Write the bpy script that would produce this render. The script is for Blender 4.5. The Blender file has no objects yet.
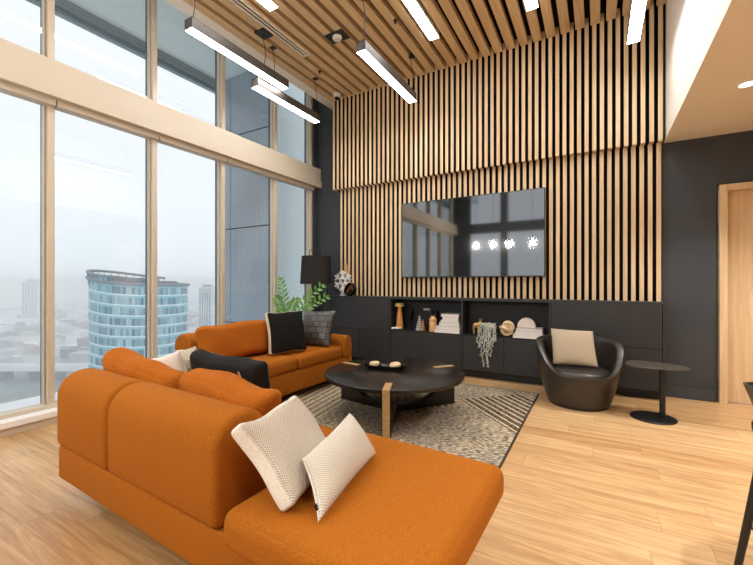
import bpy, math, random
from mathutils import Vector, Matrix
R = random.Random(7)
S = bpy.context.scene
COL = S.collection
PI = math.pi
rad = math.radians

# ------------------------------------------------------------------ materials
def lin(c):
    o = []
    for v in c:
        v = v / 255.0
        o.append(v / 12.92 if v <= .04045 else ((v + .055) / 1.055) ** 2.4)
    return (o[0], o[1], o[2], 1.0)

def new_mat(name):
    m = bpy.data.materials.new(name)
    m.use_nodes = True
    nt = m.node_tree
    b = nt.nodes['Principled BSDF']
    return m, nt, b

def N(nt, typ, **kw):
    n = nt.nodes.new(typ)
    for k, v in kw.items():
        if k.startswith('i_'):
            n.inputs[k[2:].replace('_', ' ')].default_value = v
        else:
            setattr(n, k, v)
    return n

def L(nt, a, b):
    nt.links.new(a, b)

def math_n(nt, op, a, b=None, c=None):
    n = nt.nodes.new('ShaderNodeMath'); n.operation = op
    for i, v in enumerate((a, b, c)):
        if v is None: continue
        if isinstance(v, (int, float)): n.inputs[i].default_value = v
        else: nt.links.new(v, n.inputs[i])
    return n.outputs[0]

def mixc(nt, fac, a, b):
    n = nt.nodes.new('ShaderNodeMix'); n.data_type = 'RGBA'
    if isinstance(fac, (int, float)): n.inputs[0].default_value = fac
    else: nt.links.new(fac, n.inputs[0])
    for i, v in ((6, a), (7, b)):
        if isinstance(v, tuple): n.inputs[i].default_value = v
        else: nt.links.new(v, n.inputs[i])
    return n.outputs[2]

def coords(nt, kind='Object', scale=None, rot=None):
    t = nt.nodes.new('ShaderNodeTexCoord')
    o = t.outputs[kind]
    if scale or rot:
        mp = nt.nodes.new('ShaderNodeMapping')
        if scale: mp.inputs['Scale'].default_value = scale
        if rot: mp.inputs['Rotation'].default_value = rot
        nt.links.new(o, mp.inputs['Vector']); o = mp.outputs[0]
    return o

def bump(nt, b, h, strength, dist=.002):
    n = nt.nodes.new('ShaderNodeBump')
    n.inputs['Strength'].default_value = strength; n.inputs['Distance'].default_value = dist
    nt.links.new(h, n.inputs['Height']); nt.links.new(n.outputs[0], b.inputs['Normal'])

def plain(name, c, rough=.5, metal=0., spec=.5, noise=None, bmp=None, sheen=0., coat=0.):
    m, nt, b = new_mat(name)
    b.inputs['Base Color'].default_value = lin(c)
    b.inputs['Roughness'].default_value = rough
    b.inputs['Metallic'].default_value = metal
    b.inputs['Specular IOR Level'].default_value = spec
    if sheen:
        b.inputs['Sheen Weight'].default_value = sheen; b.inputs['Sheen Roughness'].default_value = .6
    if coat:
        b.inputs['Coat Weight'].default_value = coat; b.inputs['Coat Roughness'].default_value = .15
    if noise:
        sc, amt = noise
        v = coords(nt, 'Object')
        n = N(nt, 'ShaderNodeTexNoise'); n.inputs['Scale'].default_value = sc; n.inputs['Detail'].default_value = 4
        L(nt, v, n.inputs['Vector'])
        a = tuple(x * (1 - amt) for x in lin(c)[:3]) + (1,)
        d = tuple(min(1, x * (1 + amt)) for x in lin(c)[:3]) + (1,)
        r = N(nt, 'ShaderNodeMapRange'); r.inputs[1].default_value = .3; r.inputs[2].default_value = .7
        L(nt, n.outputs[0], r.inputs[0])
        L(nt, mixc(nt, r.outputs[0], a, d), b.inputs['Base Color'])
    if bmp:
        sc, st = bmp
        v = coords(nt, 'Object')
        n = N(nt, 'ShaderNodeTexNoise'); n.inputs['Scale'].default_value = sc; n.inputs['Detail'].default_value = 3
        L(nt, v, n.inputs['Vector'])
        bump(nt, b, n.outputs[0], st)
    return m

def emit(name, c, s):
    m, nt, b = new_mat(name)
    b.inputs['Base Color'].default_value = (.9, .9, .9, 1)
    b.inputs['Emission Color'].default_value = c
    b.inputs['Emission Strength'].default_value = s
    return m

def wood(name, c0, c1, axis, rough=.5, fine=1.0):
    # grain runs along 'axis' (0,1,2)
    m, nt, b = new_mat(name)
    sc = [34 * fine, 34 * fine, 34 * fine]; sc[axis] = 1.6
    v = coords(nt, 'Object', tuple(sc))
    n = N(nt, 'ShaderNodeTexNoise'); n.inputs['Scale'].default_value = 1.0; n.inputs['Detail'].default_value = 6
    n.inputs['Distortion'].default_value = .6
    L(nt, v, n.inputs['Vector'])
    r = N(nt, 'ShaderNodeMapRange'); r.inputs[1].default_value = .3; r.inputs[2].default_value = .72
    L(nt, n.outputs[0], r.inputs[0])
    L(nt, mixc(nt, r.outputs[0], lin(c0), lin(c1)), b.inputs['Base Color'])
    b.inputs['Roughness'].default_value = rough
    return m

def floor_mat():
    m, nt, b = new_mat('oak_planks')
    W, LN = .19, 1.22
    v = coords(nt, 'Object')
    s = N(nt, 'ShaderNodeSeparateXYZ'); L(nt, v, s.inputs[0])
    x, y = s.outputs[0], s.outputs[1]
    yr = math_n(nt, 'DIVIDE', y, W)
    row = math_n(nt, 'FLOOR', yr)
    w1 = N(nt, 'ShaderNodeTexWhiteNoise'); w1.noise_dimensions = '1D'; L(nt, row, w1.inputs['W'])
    xs = math_n(nt, 'ADD', math_n(nt, 'DIVIDE', x, LN), math_n(nt, 'MULTIPLY', w1.outputs[0], 7.0))
    colr = math_n(nt, 'FLOOR', xs)
    cb = N(nt, 'ShaderNodeCombineXYZ'); L(nt, row, cb.inputs[0]); L(nt, colr, cb.inputs[1])
    w2 = N(nt, 'ShaderNodeTexWhiteNoise'); w2.noise_dimensions = '3D'; L(nt, cb.outputs[0], w2.inputs['Vector'])
    # grain
    g = N(nt, 'ShaderNodeCombineXYZ')
    L(nt, math_n(nt, 'ADD', math_n(nt, 'MULTIPLY', x, 1.5), math_n(nt, 'MULTIPLY', w2.outputs[0], 31.0)), g.inputs[0])
    L(nt, math_n(nt, 'MULTIPLY', y, 22.0), g.inputs[1])
    L(nt, math_n(nt, 'MULTIPLY', w2.outputs[0], 17.0), g.inputs[2])
    n = N(nt, 'ShaderNodeTexNoise'); n.inputs['Scale'].default_value = 1.; n.inputs['Detail'].default_value = 7
    n.inputs['Roughness'].default_value = .62; n.inputs['Distortion'].default_value = 1.3
    L(nt, g.outputs[0], n.inputs['Vector'])
    r = N(nt, 'ShaderNodeMapRange'); r.inputs[1].default_value = .28; r.inputs[2].default_value = .72
    L(nt, n.outputs[0], r.inputs[0])
    c1 = mixc(nt, r.outputs[0], lin((148, 105, 62)), lin((208, 166, 114)))
    c2 = mixc(nt, r.outputs[0], lin((172, 130, 84)), lin((224, 190, 142)))
    c = mixc(nt, w2.outputs[0], c1, c2)
    # seams
    fy = math_n(nt, 'FRACT', yr); fx = math_n(nt, 'FRACT', xs)
    ey = math_n(nt, 'LESS_THAN', fy, .014); ex = math_n(nt, 'LESS_THAN', fx, .0025)
    e = math_n(nt, 'MAXIMUM', ey, ex)
    L(nt, mixc(nt, math_n(nt, 'MULTIPLY', e, .45), c, lin((110, 75, 40))), b.inputs['Base Color'])
    b.inputs['Roughness'].default_value = .33
    rr = N(nt, 'ShaderNodeMapRange'); rr.inputs[3].default_value = .42; rr.inputs[4].default_value = .3
    L(nt, n.outputs[0], rr.inputs[0]); L(nt, rr.outputs[0], b.inputs['Roughness'])
    bump(nt, b, n.outputs[0], .06, .002)
    return m

def fabric(name, ca, cb, sc=220, sheen=.25, rough=.9, bs=.25, wr=0.):
    m, nt, b = new_mat(name)
    v = coords(nt, 'Object')
    n = N(nt, 'ShaderNodeTexNoise'); n.inputs['Scale'].default_value = sc; n.inputs['Detail'].default_value = 2
    L(nt, v, n.inputs['Vector'])
    r = N(nt, 'ShaderNodeMapRange'); r.inputs[1].default_value = .33; r.inputs[2].default_value = .67
    L(nt, n.outputs[0], r.inputs[0])
    L(nt, mixc(nt, r.outputs[0], lin(ca), lin(cb)), b.inputs['Base Color'])
    b.inputs['Roughness'].default_value = rough; b.inputs['Specular IOR Level'].default_value = .2
    b.inputs['Sheen Weight'].default_value = sheen; b.inputs['Sheen Roughness'].default_value = .5
    b.inputs['Sheen Tint'].default_value = lin(cb)
    h = n.outputs[0]
    if wr:
        n2 = N(nt, 'ShaderNodeTexNoise'); n2.inputs['Scale'].default_value = 9; n2.inputs['Detail'].default_value = 2
        n2.inputs['Distortion'].default_value = 1.2
        L(nt, v, n2.inputs['Vector'])
        h = math_n(nt, 'ADD', math_n(nt, 'MULTIPLY', n.outputs[0], .12), math_n(nt, 'MULTIPLY', n2.outputs[0], wr))
        bump(nt, b, h, .5, .012)
    else:
        bump(nt, b, h, bs, .0015)
    return m

def knit(name, base, dot, nu, nv, thr=.35, bs=.5):
    m, nt, b = new_mat(name)
    t = nt.nodes.new('ShaderNodeTexCoord')
    s = N(nt, 'ShaderNodeSeparateXYZ'); L(nt, t.outputs['UV'], s.inputs[0])
    su = math_n(nt, 'SINE', math_n(nt, 'MULTIPLY', s.outputs[0], nu * PI))
    sv = math_n(nt, 'SINE', math_n(nt, 'MULTIPLY', s.outputs[1], nv * PI))
    p = math_n(nt, 'MULTIPLY', su, sv)
    d = N(nt, 'ShaderNodeMapRange'); d.inputs[1].default_value = thr; d.inputs[2].default_value = thr + .35
    L(nt, p, d.inputs[0])
    L(nt, mixc(nt, d.outputs[0], lin(base), lin(dot)), b.inputs['Base Color'])
    b.inputs['Roughness'].default_value = .95; b.inputs['Specular IOR Level'].default_value = .1
    bump(nt, b, math_n(nt, 'MULTIPLY', p, -1.0), bs, .004)
    return m

def basket(name, c, nu, nv):
    m, nt, b = new_mat(name)
    t = nt.nodes.new('ShaderNodeTexCoord')
    br = N(nt, 'ShaderNodeTexBrick'); br.offset = .5
    br.inputs['Color1'].default_value = lin(c); br.inputs['Color2'].default_value = lin(tuple(x * 1.5 for x in c))
    br.inputs['Mortar'].default_value = lin((8, 8, 9)); br.inputs['Scale'].default_value = 1.
    br.inputs['Mortar Size'].default_value = .012; br.inputs['Mortar Smooth'].default_value = .6
    br.inputs['Brick Width'].default_value = 1. / nu; br.inputs['Row Height'].default_value = 1. / nv
    L(nt, t.outputs['UV'], br.inputs['Vector'])
    L(nt, br.outputs['Color'], b.inputs['Base Color'])
    b.inputs['Roughness'].default_value = .34
    bump(nt, b, math_n(nt, 'SUBTRACT', 1.0, br.outputs['Fac']), 1.0, .008)
    return m

def rug_mat():
    m, nt, b = new_mat('woven_rug')
    v = coords(nt, 'Object')
    s = N(nt, 'ShaderNodeSeparateXYZ'); L(nt, v, s.inputs[0])
    x, y = s.outputs[0], s.outputs[1]
    def dash(sx, sy, lo, hi):
        mp = nt.nodes.new('ShaderNodeMapping'); mp.inputs['Scale'].default_value = (sx, sy, 1)
        L(nt, v, mp.inputs['Vector'])
        n = N(nt, 'ShaderNodeTexNoise'); n.inputs['Scale'].default_value = 1.; n.inputs['Detail'].default_value = 2
        L(nt, mp.outputs[0], n.inputs['Vector'])
        r = N(nt, 'ShaderNodeMapRange'); r.inputs[1].default_value = lo; r.inputs[2].default_value = hi
        L(nt, n.outputs[0], r.inputs[0]); return r.outputs[0]
    d1 = dash(24, 85, .46, .53)
    big = dash(2.2, 2.2, .35, .65)
    base = mixc(nt, big, lin((206, 188, 158)), lin((172, 160, 142)))
    c = mixc(nt, math_n(nt, 'MULTIPLY', d1, .78), base, lin((60, 52, 44)))
    # diagonal ribbed patch (right) : stripes run along (1,-1)
    def stripes(coord, pitch, wr):
        f = math_n(nt, 'FRACT', math_n(nt, 'DIVIDE', coord, pitch))
        return math_n(nt, 'LESS_THAN', f, wr)
    sxy = math_n(nt, 'ADD', x, y)
    dyx = math_n(nt, 'SUBTRACT', y, x)
    def rng(a, lo, hi):
        return math_n(nt, 'MULTIPLY', math_n(nt, 'GREATER_THAN', a, lo), math_n(nt, 'LESS_THAN', a, hi))
    reg1 = math_n(nt, 'MULTIPLY', rng(sxy, 2.60, 3.62), math_n(nt, 'LESS_THAN', dyx, 5.02))
    xs = math_n(nt, 'ADD', x, math_n(nt, 'MULTIPLY', y, .13))
    reg2 = math_n(nt, 'MULTIPLY', rng(xs, -2.7, -1.78), rng(y, 2.2, 3.62))
    reg3 = math_n(nt, 'MULTIPLY', rng(sxy, 2.0, 2.36), rng(dyx, 4.78, 5.06))
    d2 = dash(30, 46, .40, .6)
    dark = mixc(nt, d2, lin((52, 45, 38)), lin((120, 106, 88)))
    light = lin((206, 190, 160))
    lt = mixc(nt, math_n(nt, 'MULTIPLY', dash(40, 40, .5, .62), .7), light, lin((90, 78, 64)))
    p1 = mixc(nt, stripes(sxy, .105, .30), dark, lt)
    p2 = mixc(nt, stripes(xs, .075, .45), mixc(nt, .35, dark, lt), lt)
    c = mixc(nt, reg1, c, p1); c = mixc(nt, reg2, c, p2); c = mixc(nt, reg3, c, p1)
    L(nt, c, b.inputs['Base Color'])
    b.inputs['Roughness'].default_value = .97; b.inputs['Specular IOR Level'].default_value = .1
    bump(nt, b, d1, .5, .004)
    return m

def glass_mat(name, tint, refl=1.0):
    m = bpy.data.materials.new(name); m.use_nodes = True
    nt = m.node_tree; nt.nodes.clear()
    o = nt.nodes.new('ShaderNodeOutputMaterial')
    tr = nt.nodes.new('ShaderNodeBsdfTransparent'); tr.inputs[0].default_value = tint
    gl = nt.nodes.new('ShaderNodeBsdfGlossy'); gl.inputs['Roughness'].default_value = .01
    lw = nt.nodes.new('ShaderNodeLayerWeight'); lw.inputs[0].default_value = .5
    fr = math_n(nt, 'ADD', .07, math_n(nt, 'MULTIPLY', math_n(nt, 'POWER', lw.outputs['Facing'], 5.0), .93))
    mx = nt.nodes.new('ShaderNodeMixShader')
    L(nt, math_n(nt, 'MULTIPLY', fr, refl), mx.inputs[0])
    L(nt, tr.outputs[0], mx.inputs[1]); L(nt, gl.outputs[0], mx.inputs[2]); L(nt, mx.outputs[0], o.inputs[0])
    return m

M = {}
M['floor'] = floor_mat()
M['slat'] = wood('oak_slat', (206, 174, 132), (228, 200, 160), 2, .55)
M['cslat'] = wood('oak_slat_ceiling', (206, 172, 126), (228, 197, 152), 1, .55)
M['door'] = wood('oak_door', (204, 172, 130), (224, 196, 156), 2, .5)
M['black_back'] = plain('black_felt', (34, 30, 27), .9, spec=.1)
M['dark_wall'] = plain('charcoal_paint', (57, 60, 64), .6, noise=(3, .06))
M['cream'] = plain('cream_paint', (247, 240, 229), .7)
M['cream_frame'] = plain('cream_powder_coat', (206, 194, 174), .42)
M['white'] = plain('white_paint', (242, 240, 236), .6)
M['gasket'] = plain('grey_gasket', (70, 82, 95), .5)
M['glass'] = glass_mat('window_glass', (.97, .985, .985, 1), .9)
M['frosted'] = None
M['cred'] = plain('charcoal_laminate', (43, 42, 42), .5, noise=(2, .05))
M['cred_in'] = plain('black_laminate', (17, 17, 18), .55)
M['black'] = plain('black_metal', (22, 22, 22), .42)
M['black_oak'] = plain('black_stained_oak', (30, 25, 21), .27, noise=(30, .15))
M['pend'] = plain('anodised_grey', (84, 78, 72), .42, metal=.4)
M['led'] = emit('led_diffuser', (1, 1, 1, 1), 27)
M['led2'] = emit('led_diffuser_flush', (1, 1, 1, 1), 24)
M['bulb'] = emit('warm_bulb', (1, .96, .88, 1), 420)
M['spot'] = emit('downlight_lamp', (1, .86, .66, 1), 12)
M['orange'] = fabric('orange_wool', (149, 81, 14), (175, 103, 23), 260)
M['orange_c'] = fabric('orange_cotton', (163, 86, 16), (180, 101, 24), 120, wr=.9)
M['brass'] = plain('brushed_brass', (206, 168, 116), .45, metal=.45, noise=(40, .12))
M['gold'] = plain('gold_metal', (226, 184, 104), .3, metal=.6)
M['leather'] = plain('dark_leather', (46, 40, 34), .36, bmp=(160, .15), coat=.15)
M['linen'] = knit('beige_linen', (196, 180, 156), (150, 134, 110), 60, 60, .2, .6)
M['knit1'] = knit('cream_dotted_knit', (232, 222, 206), (120, 104, 88), 76, 76, .42, .6)
M['knit2'] = knit('ivory_dotted_knit', (236, 228, 212), (140, 124, 104), 90, 56, .45, .6)
M['boucle'] = fabric('cream_boucle', (228, 218, 202), (244, 238, 226), 180, bs=.6)
M['throw'] = knit('beige_chunky_knit', (230, 218, 196), (176, 158, 130), 30, 30, .4, .8)
M['fur'] = fabric('black_velvet', (16, 15, 14), (34, 31, 28), 140, sheen=.3)
M['black_cloth'] = fabric('black_cotton', (24, 23, 22), (40, 37, 35), 300, sheen=.15)
M['wovenl'] = basket('woven_black_leather', (66, 64, 62), 4.5, 6)
M['cream_cloth'] = fabric('cream_cotton', (220, 208, 184), (234, 224, 204), 300)
M['tan'] = plain('tan_tape', (196, 150, 96), .7)
M['lampshade'] = fabric('charcoal_linen_shade', (38, 35, 33), (52, 48, 45), 400, sheen=.1)
M['leaf'] = plain('glossy_leaf', (92, 146, 34), .35, noise=(14, .35))
M['stem'] = plain('green_stem', (96, 140, 66), .5)
M['trail'] = plain('pale_leaf', (232, 234, 220), .6, noise=(20, .25))
M['pot'] = plain('charcoal_ceramic', (50, 49, 48), .4)
M['page'] = plain('book_pages', (236, 230, 222), .85, bmp=(200, .3))
M['cover_w'] = plain('white_book_cover', (226, 220, 212), .6)
M['cover_g'] = plain('grey_book_cover', (168, 160, 156), .6)
M['natural'] = wood('natural_beech', (214, 160, 96), (232, 186, 124), 2, .5)
M['paleknot'] = wood('pale_ash', (222, 190, 146), (238, 212, 172), 0, .55)
M['amber_wood'] = wood('amber_maple', (206, 138, 60), (224, 162, 84), 2, .45)
M['plaster'] = plain('cream_plaster', (236, 224, 208), .8, bmp=(90, .1))
M['dark_ceramic'] = plain('gloss_black_ceramic', (18, 15, 13), .12)
M['copper'] = plain('copper_inside', (176, 116, 72), .3, metal=.8)
M['smoke'] = plain('smoked_glass', (26, 30, 34), .1)
M['striped'] = None
M['soffit_ext'] = plain('exterior_soffit', (228, 240, 242), .6)
M['edge_ext'] = plain('exterior_edge_trim', (140, 162, 174), .5)
M['wall_ext'] = plain('exterior_panel', (158, 172, 186), .35)
M['ledge_ext'] = plain('exterior_deck', (238, 244, 250), .7)
M['rug'] = rug_mat()
M['rug_edge'] = plain('rug_binding', (48, 40, 34), .9)
M['sensor'] = plain('white_plastic', (236, 230, 222), .4)
M['table_grey'] = plain('taupe_metal', (66, 60, 52), .45)
M['screen'] = plain('screen_glass', (6, 7, 9), .045, spec=1.0, coat=1.0)
M['screen'].node_tree.nodes['Principled BSDF'].inputs['IOR'].default_value = 1.95
M['screen'].node_tree.nodes['Principled BSDF'].inputs['Coat Roughness'].default_value = .03

def striped_mat():
    m, nt, b = new_mat('banded_cone')
    v = coords(nt, 'Object'); s = N(nt, 'ShaderNodeSeparateXYZ'); L(nt, v, s.inputs[0])
    f = math_n(nt, 'FRACT', math_n(nt, 'DIVIDE', s.outputs[2], .033))
    L(nt, mixc(nt, math_n(nt, 'LESS_THAN', f, .5), lin((176, 172, 158)), lin((112, 118, 108))), b.inputs['Base Color'])
    b.inputs['Roughness'].default_value = .5
    return m
M['striped'] = striped_mat()

def frosted_mat():
    m = bpy.data.materials.new('frosted_panel'); m.use_nodes = True
    nt = m.node_tree; nt.nodes.clear()
    o = nt.nodes.new('ShaderNodeOutputMaterial')
    d = nt.nodes.new('ShaderNodeBsdfDiffuse'); d.inputs[0].default_value = lin((206, 222, 228))
    t = nt.nodes.new('ShaderNodeBsdfTranslucent'); t.inputs[0].default_value = lin((248, 254, 255))
    mx = nt.nodes.new('ShaderNodeMixShader'); mx.inputs[0].default_value = .94
    L(nt, d.outputs[0], mx.inputs[1]); L(nt, t.outputs[0], mx.inputs[2]); L(nt, mx.outputs[0], o.inputs[0])
    return m
M['frosted'] = frosted_mat()

def tower_mat():
    # curtain wall: floor bands and window cells on a curved face
    m, nt, b = new_mat('tower_curtain_wall')
    t = nt.nodes.new('ShaderNodeTexCoord')
    s = N(nt, 'ShaderNodeSeparateXYZ'); L(nt, t.outputs['UV'], s.inputs[0])
    u, v = s.outputs[0], s.outputs[1]
    fv = math_n(nt, 'FRACT', v); fu = math_n(nt, 'FRACT', u)
    cb = N(nt, 'ShaderNodeCombineXYZ'); L(nt, math_n(nt, 'FLOOR', u), cb.inputs[0]); L(nt, math_n(nt, 'FLOOR', v), cb.inputs[1])
    w = N(nt, 'ShaderNodeTexWhiteNoise'); L(nt, cb.outputs[0], w.inputs['Vector'])
    cells = mixc(nt, w.outputs[0], lin((82, 122, 138)), lin((170, 206, 216)))
    c = mixc(nt, math_n(nt, 'LESS_THAN', fu, .1), cells, lin((150, 186, 198)))
    c = mixc(nt, math_n(nt, 'GREATER_THAN', fv, .68), c, lin((150, 196, 208)))
    c = mixc(nt, math_n(nt, 'GREATER_THAN', fv, .88), c, lin((220, 234, 238)))
    L(nt, c, b.inputs['Base Color']); b.inputs['Roughness'].default_value = .3
    return m
M['tower'] = tower_mat()

def ground_mat():
    m, nt, b = new_mat('city_ground')
    v = coords(nt, 'Object')
    vo = N(nt, 'ShaderNodeTexVoronoi'); vo.inputs['Scale'].default_value = .045; L(nt, v, vo.inputs['Vector'])
    n = N(nt, 'ShaderNodeTexNoise'); n.inputs['Scale'].default_value = .006; n.inputs['Detail'].default_value = 5
    L(nt, v, n.inputs['Vector'])
    c = mixc(nt, vo.outputs['Color'], lin((176, 184, 190)), lin((246, 248, 250)))
    r = N(nt, 'ShaderNodeMapRange'); r.inputs[1].default_value = .42; r.inputs[2].default_value = .6
    L(nt, n.outputs[0], r.inputs[0])
    L(nt, mixc(nt, r.outputs[0], lin((120, 132, 134)), c), b.inputs['Base Color']); b.inputs['Roughness'].default_value = .9
    return m
M['cground'] = ground_mat()
for i, c in enumerate([(232, 236, 240), (204, 210, 216), (168, 172, 178), (178, 160, 150), (138, 146, 154), (214, 206, 198)]):
    M['bld%d' % i] = plain('city_wall_tone', c, .9)
M['tree_far'] = plain('far_tree', (92, 104, 100), .95, noise=(.4, .3))
M['tower2'] = plain('pale_concrete', (214, 220, 226), .8)
M['tower2g'] = plain('blue_glazing', (120, 140, 158), .4)

# ------------------------------------------------------------------ mesh building
class MB:
    def __init__(s): s.v = []; s.f = []; s.m = []; s.uv = {}
    def add(s, vs, fs, mi=0, uvs=None):
        o = len(s.v); s.v += [tuple(p) for p in vs]
        for k, f in enumerate(fs):
            s.f.append(tuple(i + o for i in f)); s.m.append(mi)
            if uvs: s.uv[len(s.f) - 1] = [uvs[i] for i in f]
        return s
    def box(s, x0, x1, y0, y1, z0, z1, mi=0):
        v = [(x0, y0, z0), (x1, y0, z0), (x1, y1, z0), (x0, y1, z0), (x0, y0, z1), (x1, y0, z1), (x1, y1, z1), (x0, y1, z1)]
        return s.add(v, [(0, 3, 2, 1), (4, 5, 6, 7), (0, 1, 5, 4), (1, 2, 6, 5), (2, 3, 7, 6), (3, 0, 4, 7)], mi)
    def tube(s, pts, r, n=10, mi=0, closed=False):
        pts = [Vector(p) for p in pts]; k = len(pts)
        rr = r if isinstance(r, (list, tuple)) else [r] * k
        vs = []; up = None
        for i, p in enumerate(pts):
            if closed: d = pts[(i + 1) % k] - pts[i - 1]
            else: d = pts[min(i + 1, k - 1)] - pts[max(i - 1, 0)]
            d.normalize()
            if up is None:
                up = d.cross(Vector((0, 0, 1)))
                if up.length < .05: up = d.cross(Vector((1, 0, 0)))
                up.normalize()
            a = (up - d * up.dot(d)).normalized(); b = d.cross(a); up = a
            for j in range(n):
                t = 2 * PI * j / n
                vs.append(p + (a * math.cos(t) + b * math.sin(t)) * rr[i])
        fs = []
        for i in range(k if closed else k - 1):
            i2 = (i + 1) % k
            for j in range(n):
                fs.append((i * n + j, i * n + (j + 1) % n, i2 * n + (j + 1) % n, i2 * n + j))
        if not closed:
            fs.append(tuple(reversed(range(n)))); fs.append(tuple((k - 1) * n + j for j in range(n)))
        return s.add(vs, fs, mi)
    def lathe(s, prof, c=(0, 0, 0), n=32, mi=0, cap=True):
        vs = []; k = len(prof)
        for (r, z) in prof:
            for j in range(n):
                t = 2 * PI * j / n
                vs.append((c[0] + r * math.cos(t), c[1] + r * math.sin(t), c[2] + z))
        fs = [(i * n + j, i * n + (j + 1) % n, (i + 1) * n + (j + 1) % n, (i + 1) * n + j) for i in range(k - 1) for j in range(n)]
        if cap:
            fs.append(tuple(reversed(range(n)))); fs.append(tuple((k - 1) * n + j for j in range(n)))
        return s.add(vs, fs, mi)
    def prism(s, poly, fn, t0, t1, mi=0):
        # poly in 2D, fn(a,b,t)->3D
        n = len(poly)
        vs = [fn(a, b, t0) for a, b in poly] + [fn(a, b, t1) for a, b in poly]
        fs = [tuple(reversed(range(n))), tuple(range(n, 2 * n))] + [(i, (i + 1) % n, n + (i + 1) % n, n + i) for i in range(n)]
        return s.add(vs, fs, mi)
    def ball(s, c, rx, ry=None, rz=None, n=16, k=10, mi=0):
        ry = ry or rx; rz = rz or rx
        vs = [(c[0], c[1], c[2] - rz)]
        for i in range(1, k):
            p = -PI / 2 + PI * i / k
            for j in range(n):
                t = 2 * PI * j / n
                vs.append((c[0] + rx * math.cos(p) * math.cos(t), c[1] + ry * math.cos(p) * math.sin(t), c[2] + rz * math.sin(p)))
        vs.append((c[0], c[1], c[2] + rz)); l = len(vs) - 1
        fs = [(0, 1 + (j + 1) % n, 1 + j) for j in range(n)]
        for i in range(k - 2):
            for j in range(n):
                a = 1 + i * n; fs.append((a + j, a + (j + 1) % n, a + n + (j + 1) % n, a + n + j))
        a = 1 + (k - 2) * n
        fs += [(a + j, a + (j + 1) % n, l) for j in range(n)]
        return s.add(vs, fs, mi)
    def softbox(s, x0, x1, y0, y1, z0, z1, r, puff=(0, 0, 0), n=9, mi=0, wob=0, seed=0):
        # rounded box with optionally swollen faces
        h = [(x1 - x0) / 2, (y1 - y0) / 2, (z1 - z0) / 2]; c = [(x0 + x1) / 2, (y0 + y1) / 2, (z0 + z1) / 2]
        rr = [min(r, q * .999) for q in h]
        def ticks(a):
            q = r / h[a] if h[a] > r else .999
            k = 5
            edge = [-1 + q * (1 - math.cos(PI / 2 * i / k)) for i in range(k)]
            midn = [-1 + q + (2 - 2 * q) * i / n for i in range(n + 1)]
            return edge + midn + [-e for e in reversed(edge)]
        T = [ticks(0), ticks(1), ticks(2)]
        idx = {}; vs = []
        def vert(i, j, k):
            key = (i, j, k)
            if key in idx: return idx[key]
            p = [T[0][i], T[1][j], T[2][k]]
            q = [p[a] * h[a] for a in range(3)]
            inn = [max(-(h[a] - rr[a]), min(h[a] - rr[a], q[a])) for a in range(3)]
            d = [(q[a] - inn[a]) / rr[a] for a in range(3)]
            l = math.sqrt(sum(t * t for t in d)); 
            m = max(abs(t) for t in d)
            if l > 1e-9: d = [t / l * m for t in d] if m < .999 else [t / l for t in d]
            o = [inn[a] + d[a] * rr[a] for a in range(3)]
            for a in range(3):
                if puff[a]:
                    b, e = (a + 1) % 3, (a + 2) % 3
                    o[a] += p[a] * puff[a] * max(0, 1 - p[b] ** 2) ** .7 * max(0, 1 - p[e] ** 2) ** .7
            if wob:
                for a in range(3):
                    o[a] += wob * math.sin(p[0] * 5.1 + seed + a * 2.1) * math.sin(p[1] * 4.3 + seed * 1.7 + a) * math.sin(p[2] * 3.7 + seed * .6 + 1 + a)
            idx[key] = len(vs); vs.append((c[0] + o[0], c[1] + o[1], c[2] + o[2])); return idx[key]
        fs = []
        l = [len(t) - 1 for t in T]
        for a in range(3):
            b, e = (a + 1) % 3, (a + 2) % 3
            for side in (0, l[a]):
                for i in range(l[b]):
                    for j in range(l[e]):
                        q = []
                        for (di, dj) in ((0, 0), (1, 0), (1, 1), (0, 1)):
                            k = [0, 0, 0]; k[a] = side; k[b] = i + di; k[e] = j + dj; q.append(vert(*k))
                        if side == 0: q.reverse()
                        fs.append(tuple(q))
        return s.add(vs, fs, mi)
    def loft(s, prof, x0, x1, er, k=6, mi=0):
        # closed (y,z) profile swept along x, ends rounded by er; profile convex CCW
        n = len(prof); nor = []
        for i in range(n):
            a = prof[i - 1]; b = prof[(i + 1) % n]
            dx, dz = b[0] - a[0], b[1] - a[1]; q = math.hypot(dx, dz) or 1; nor.append((dz / q, -dx / q))
        secs = []
        for i in range(k + 1):
            t = PI / 2 * i / k; secs.append((x0 + er * (1 - math.sin(t)), er * (1 - math.cos(t))))
        secs = list(reversed([(x0 + er * (1 - math.cos(PI / 2 * i / k)), er * (1 - math.sin(PI / 2 * i / k))) for i in range(k + 1)]))[::-1]
        secs = secs + [(x1 - (q - x0), ins) for q, ins in reversed(secs)]
        vs = []
        for (x, ins) in secs:
            for (p, nn) in zip(prof, nor): vs.append((x, p[0] - nn[0] * ins, p[1] - nn[1] * ins))
        fs = []
        m = len(secs)
        for i in range(m - 1):
            for j in range(n): fs.append((i * n + j, (i + 1) * n + j, (i + 1) * n + (j + 1) % n, i * n + (j + 1) % n))
        fs.append(tuple(range(n))); fs.append(tuple(reversed([(m - 1) * n + j for j in range(n)])))
        return s.add(vs, fs, mi)
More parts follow.
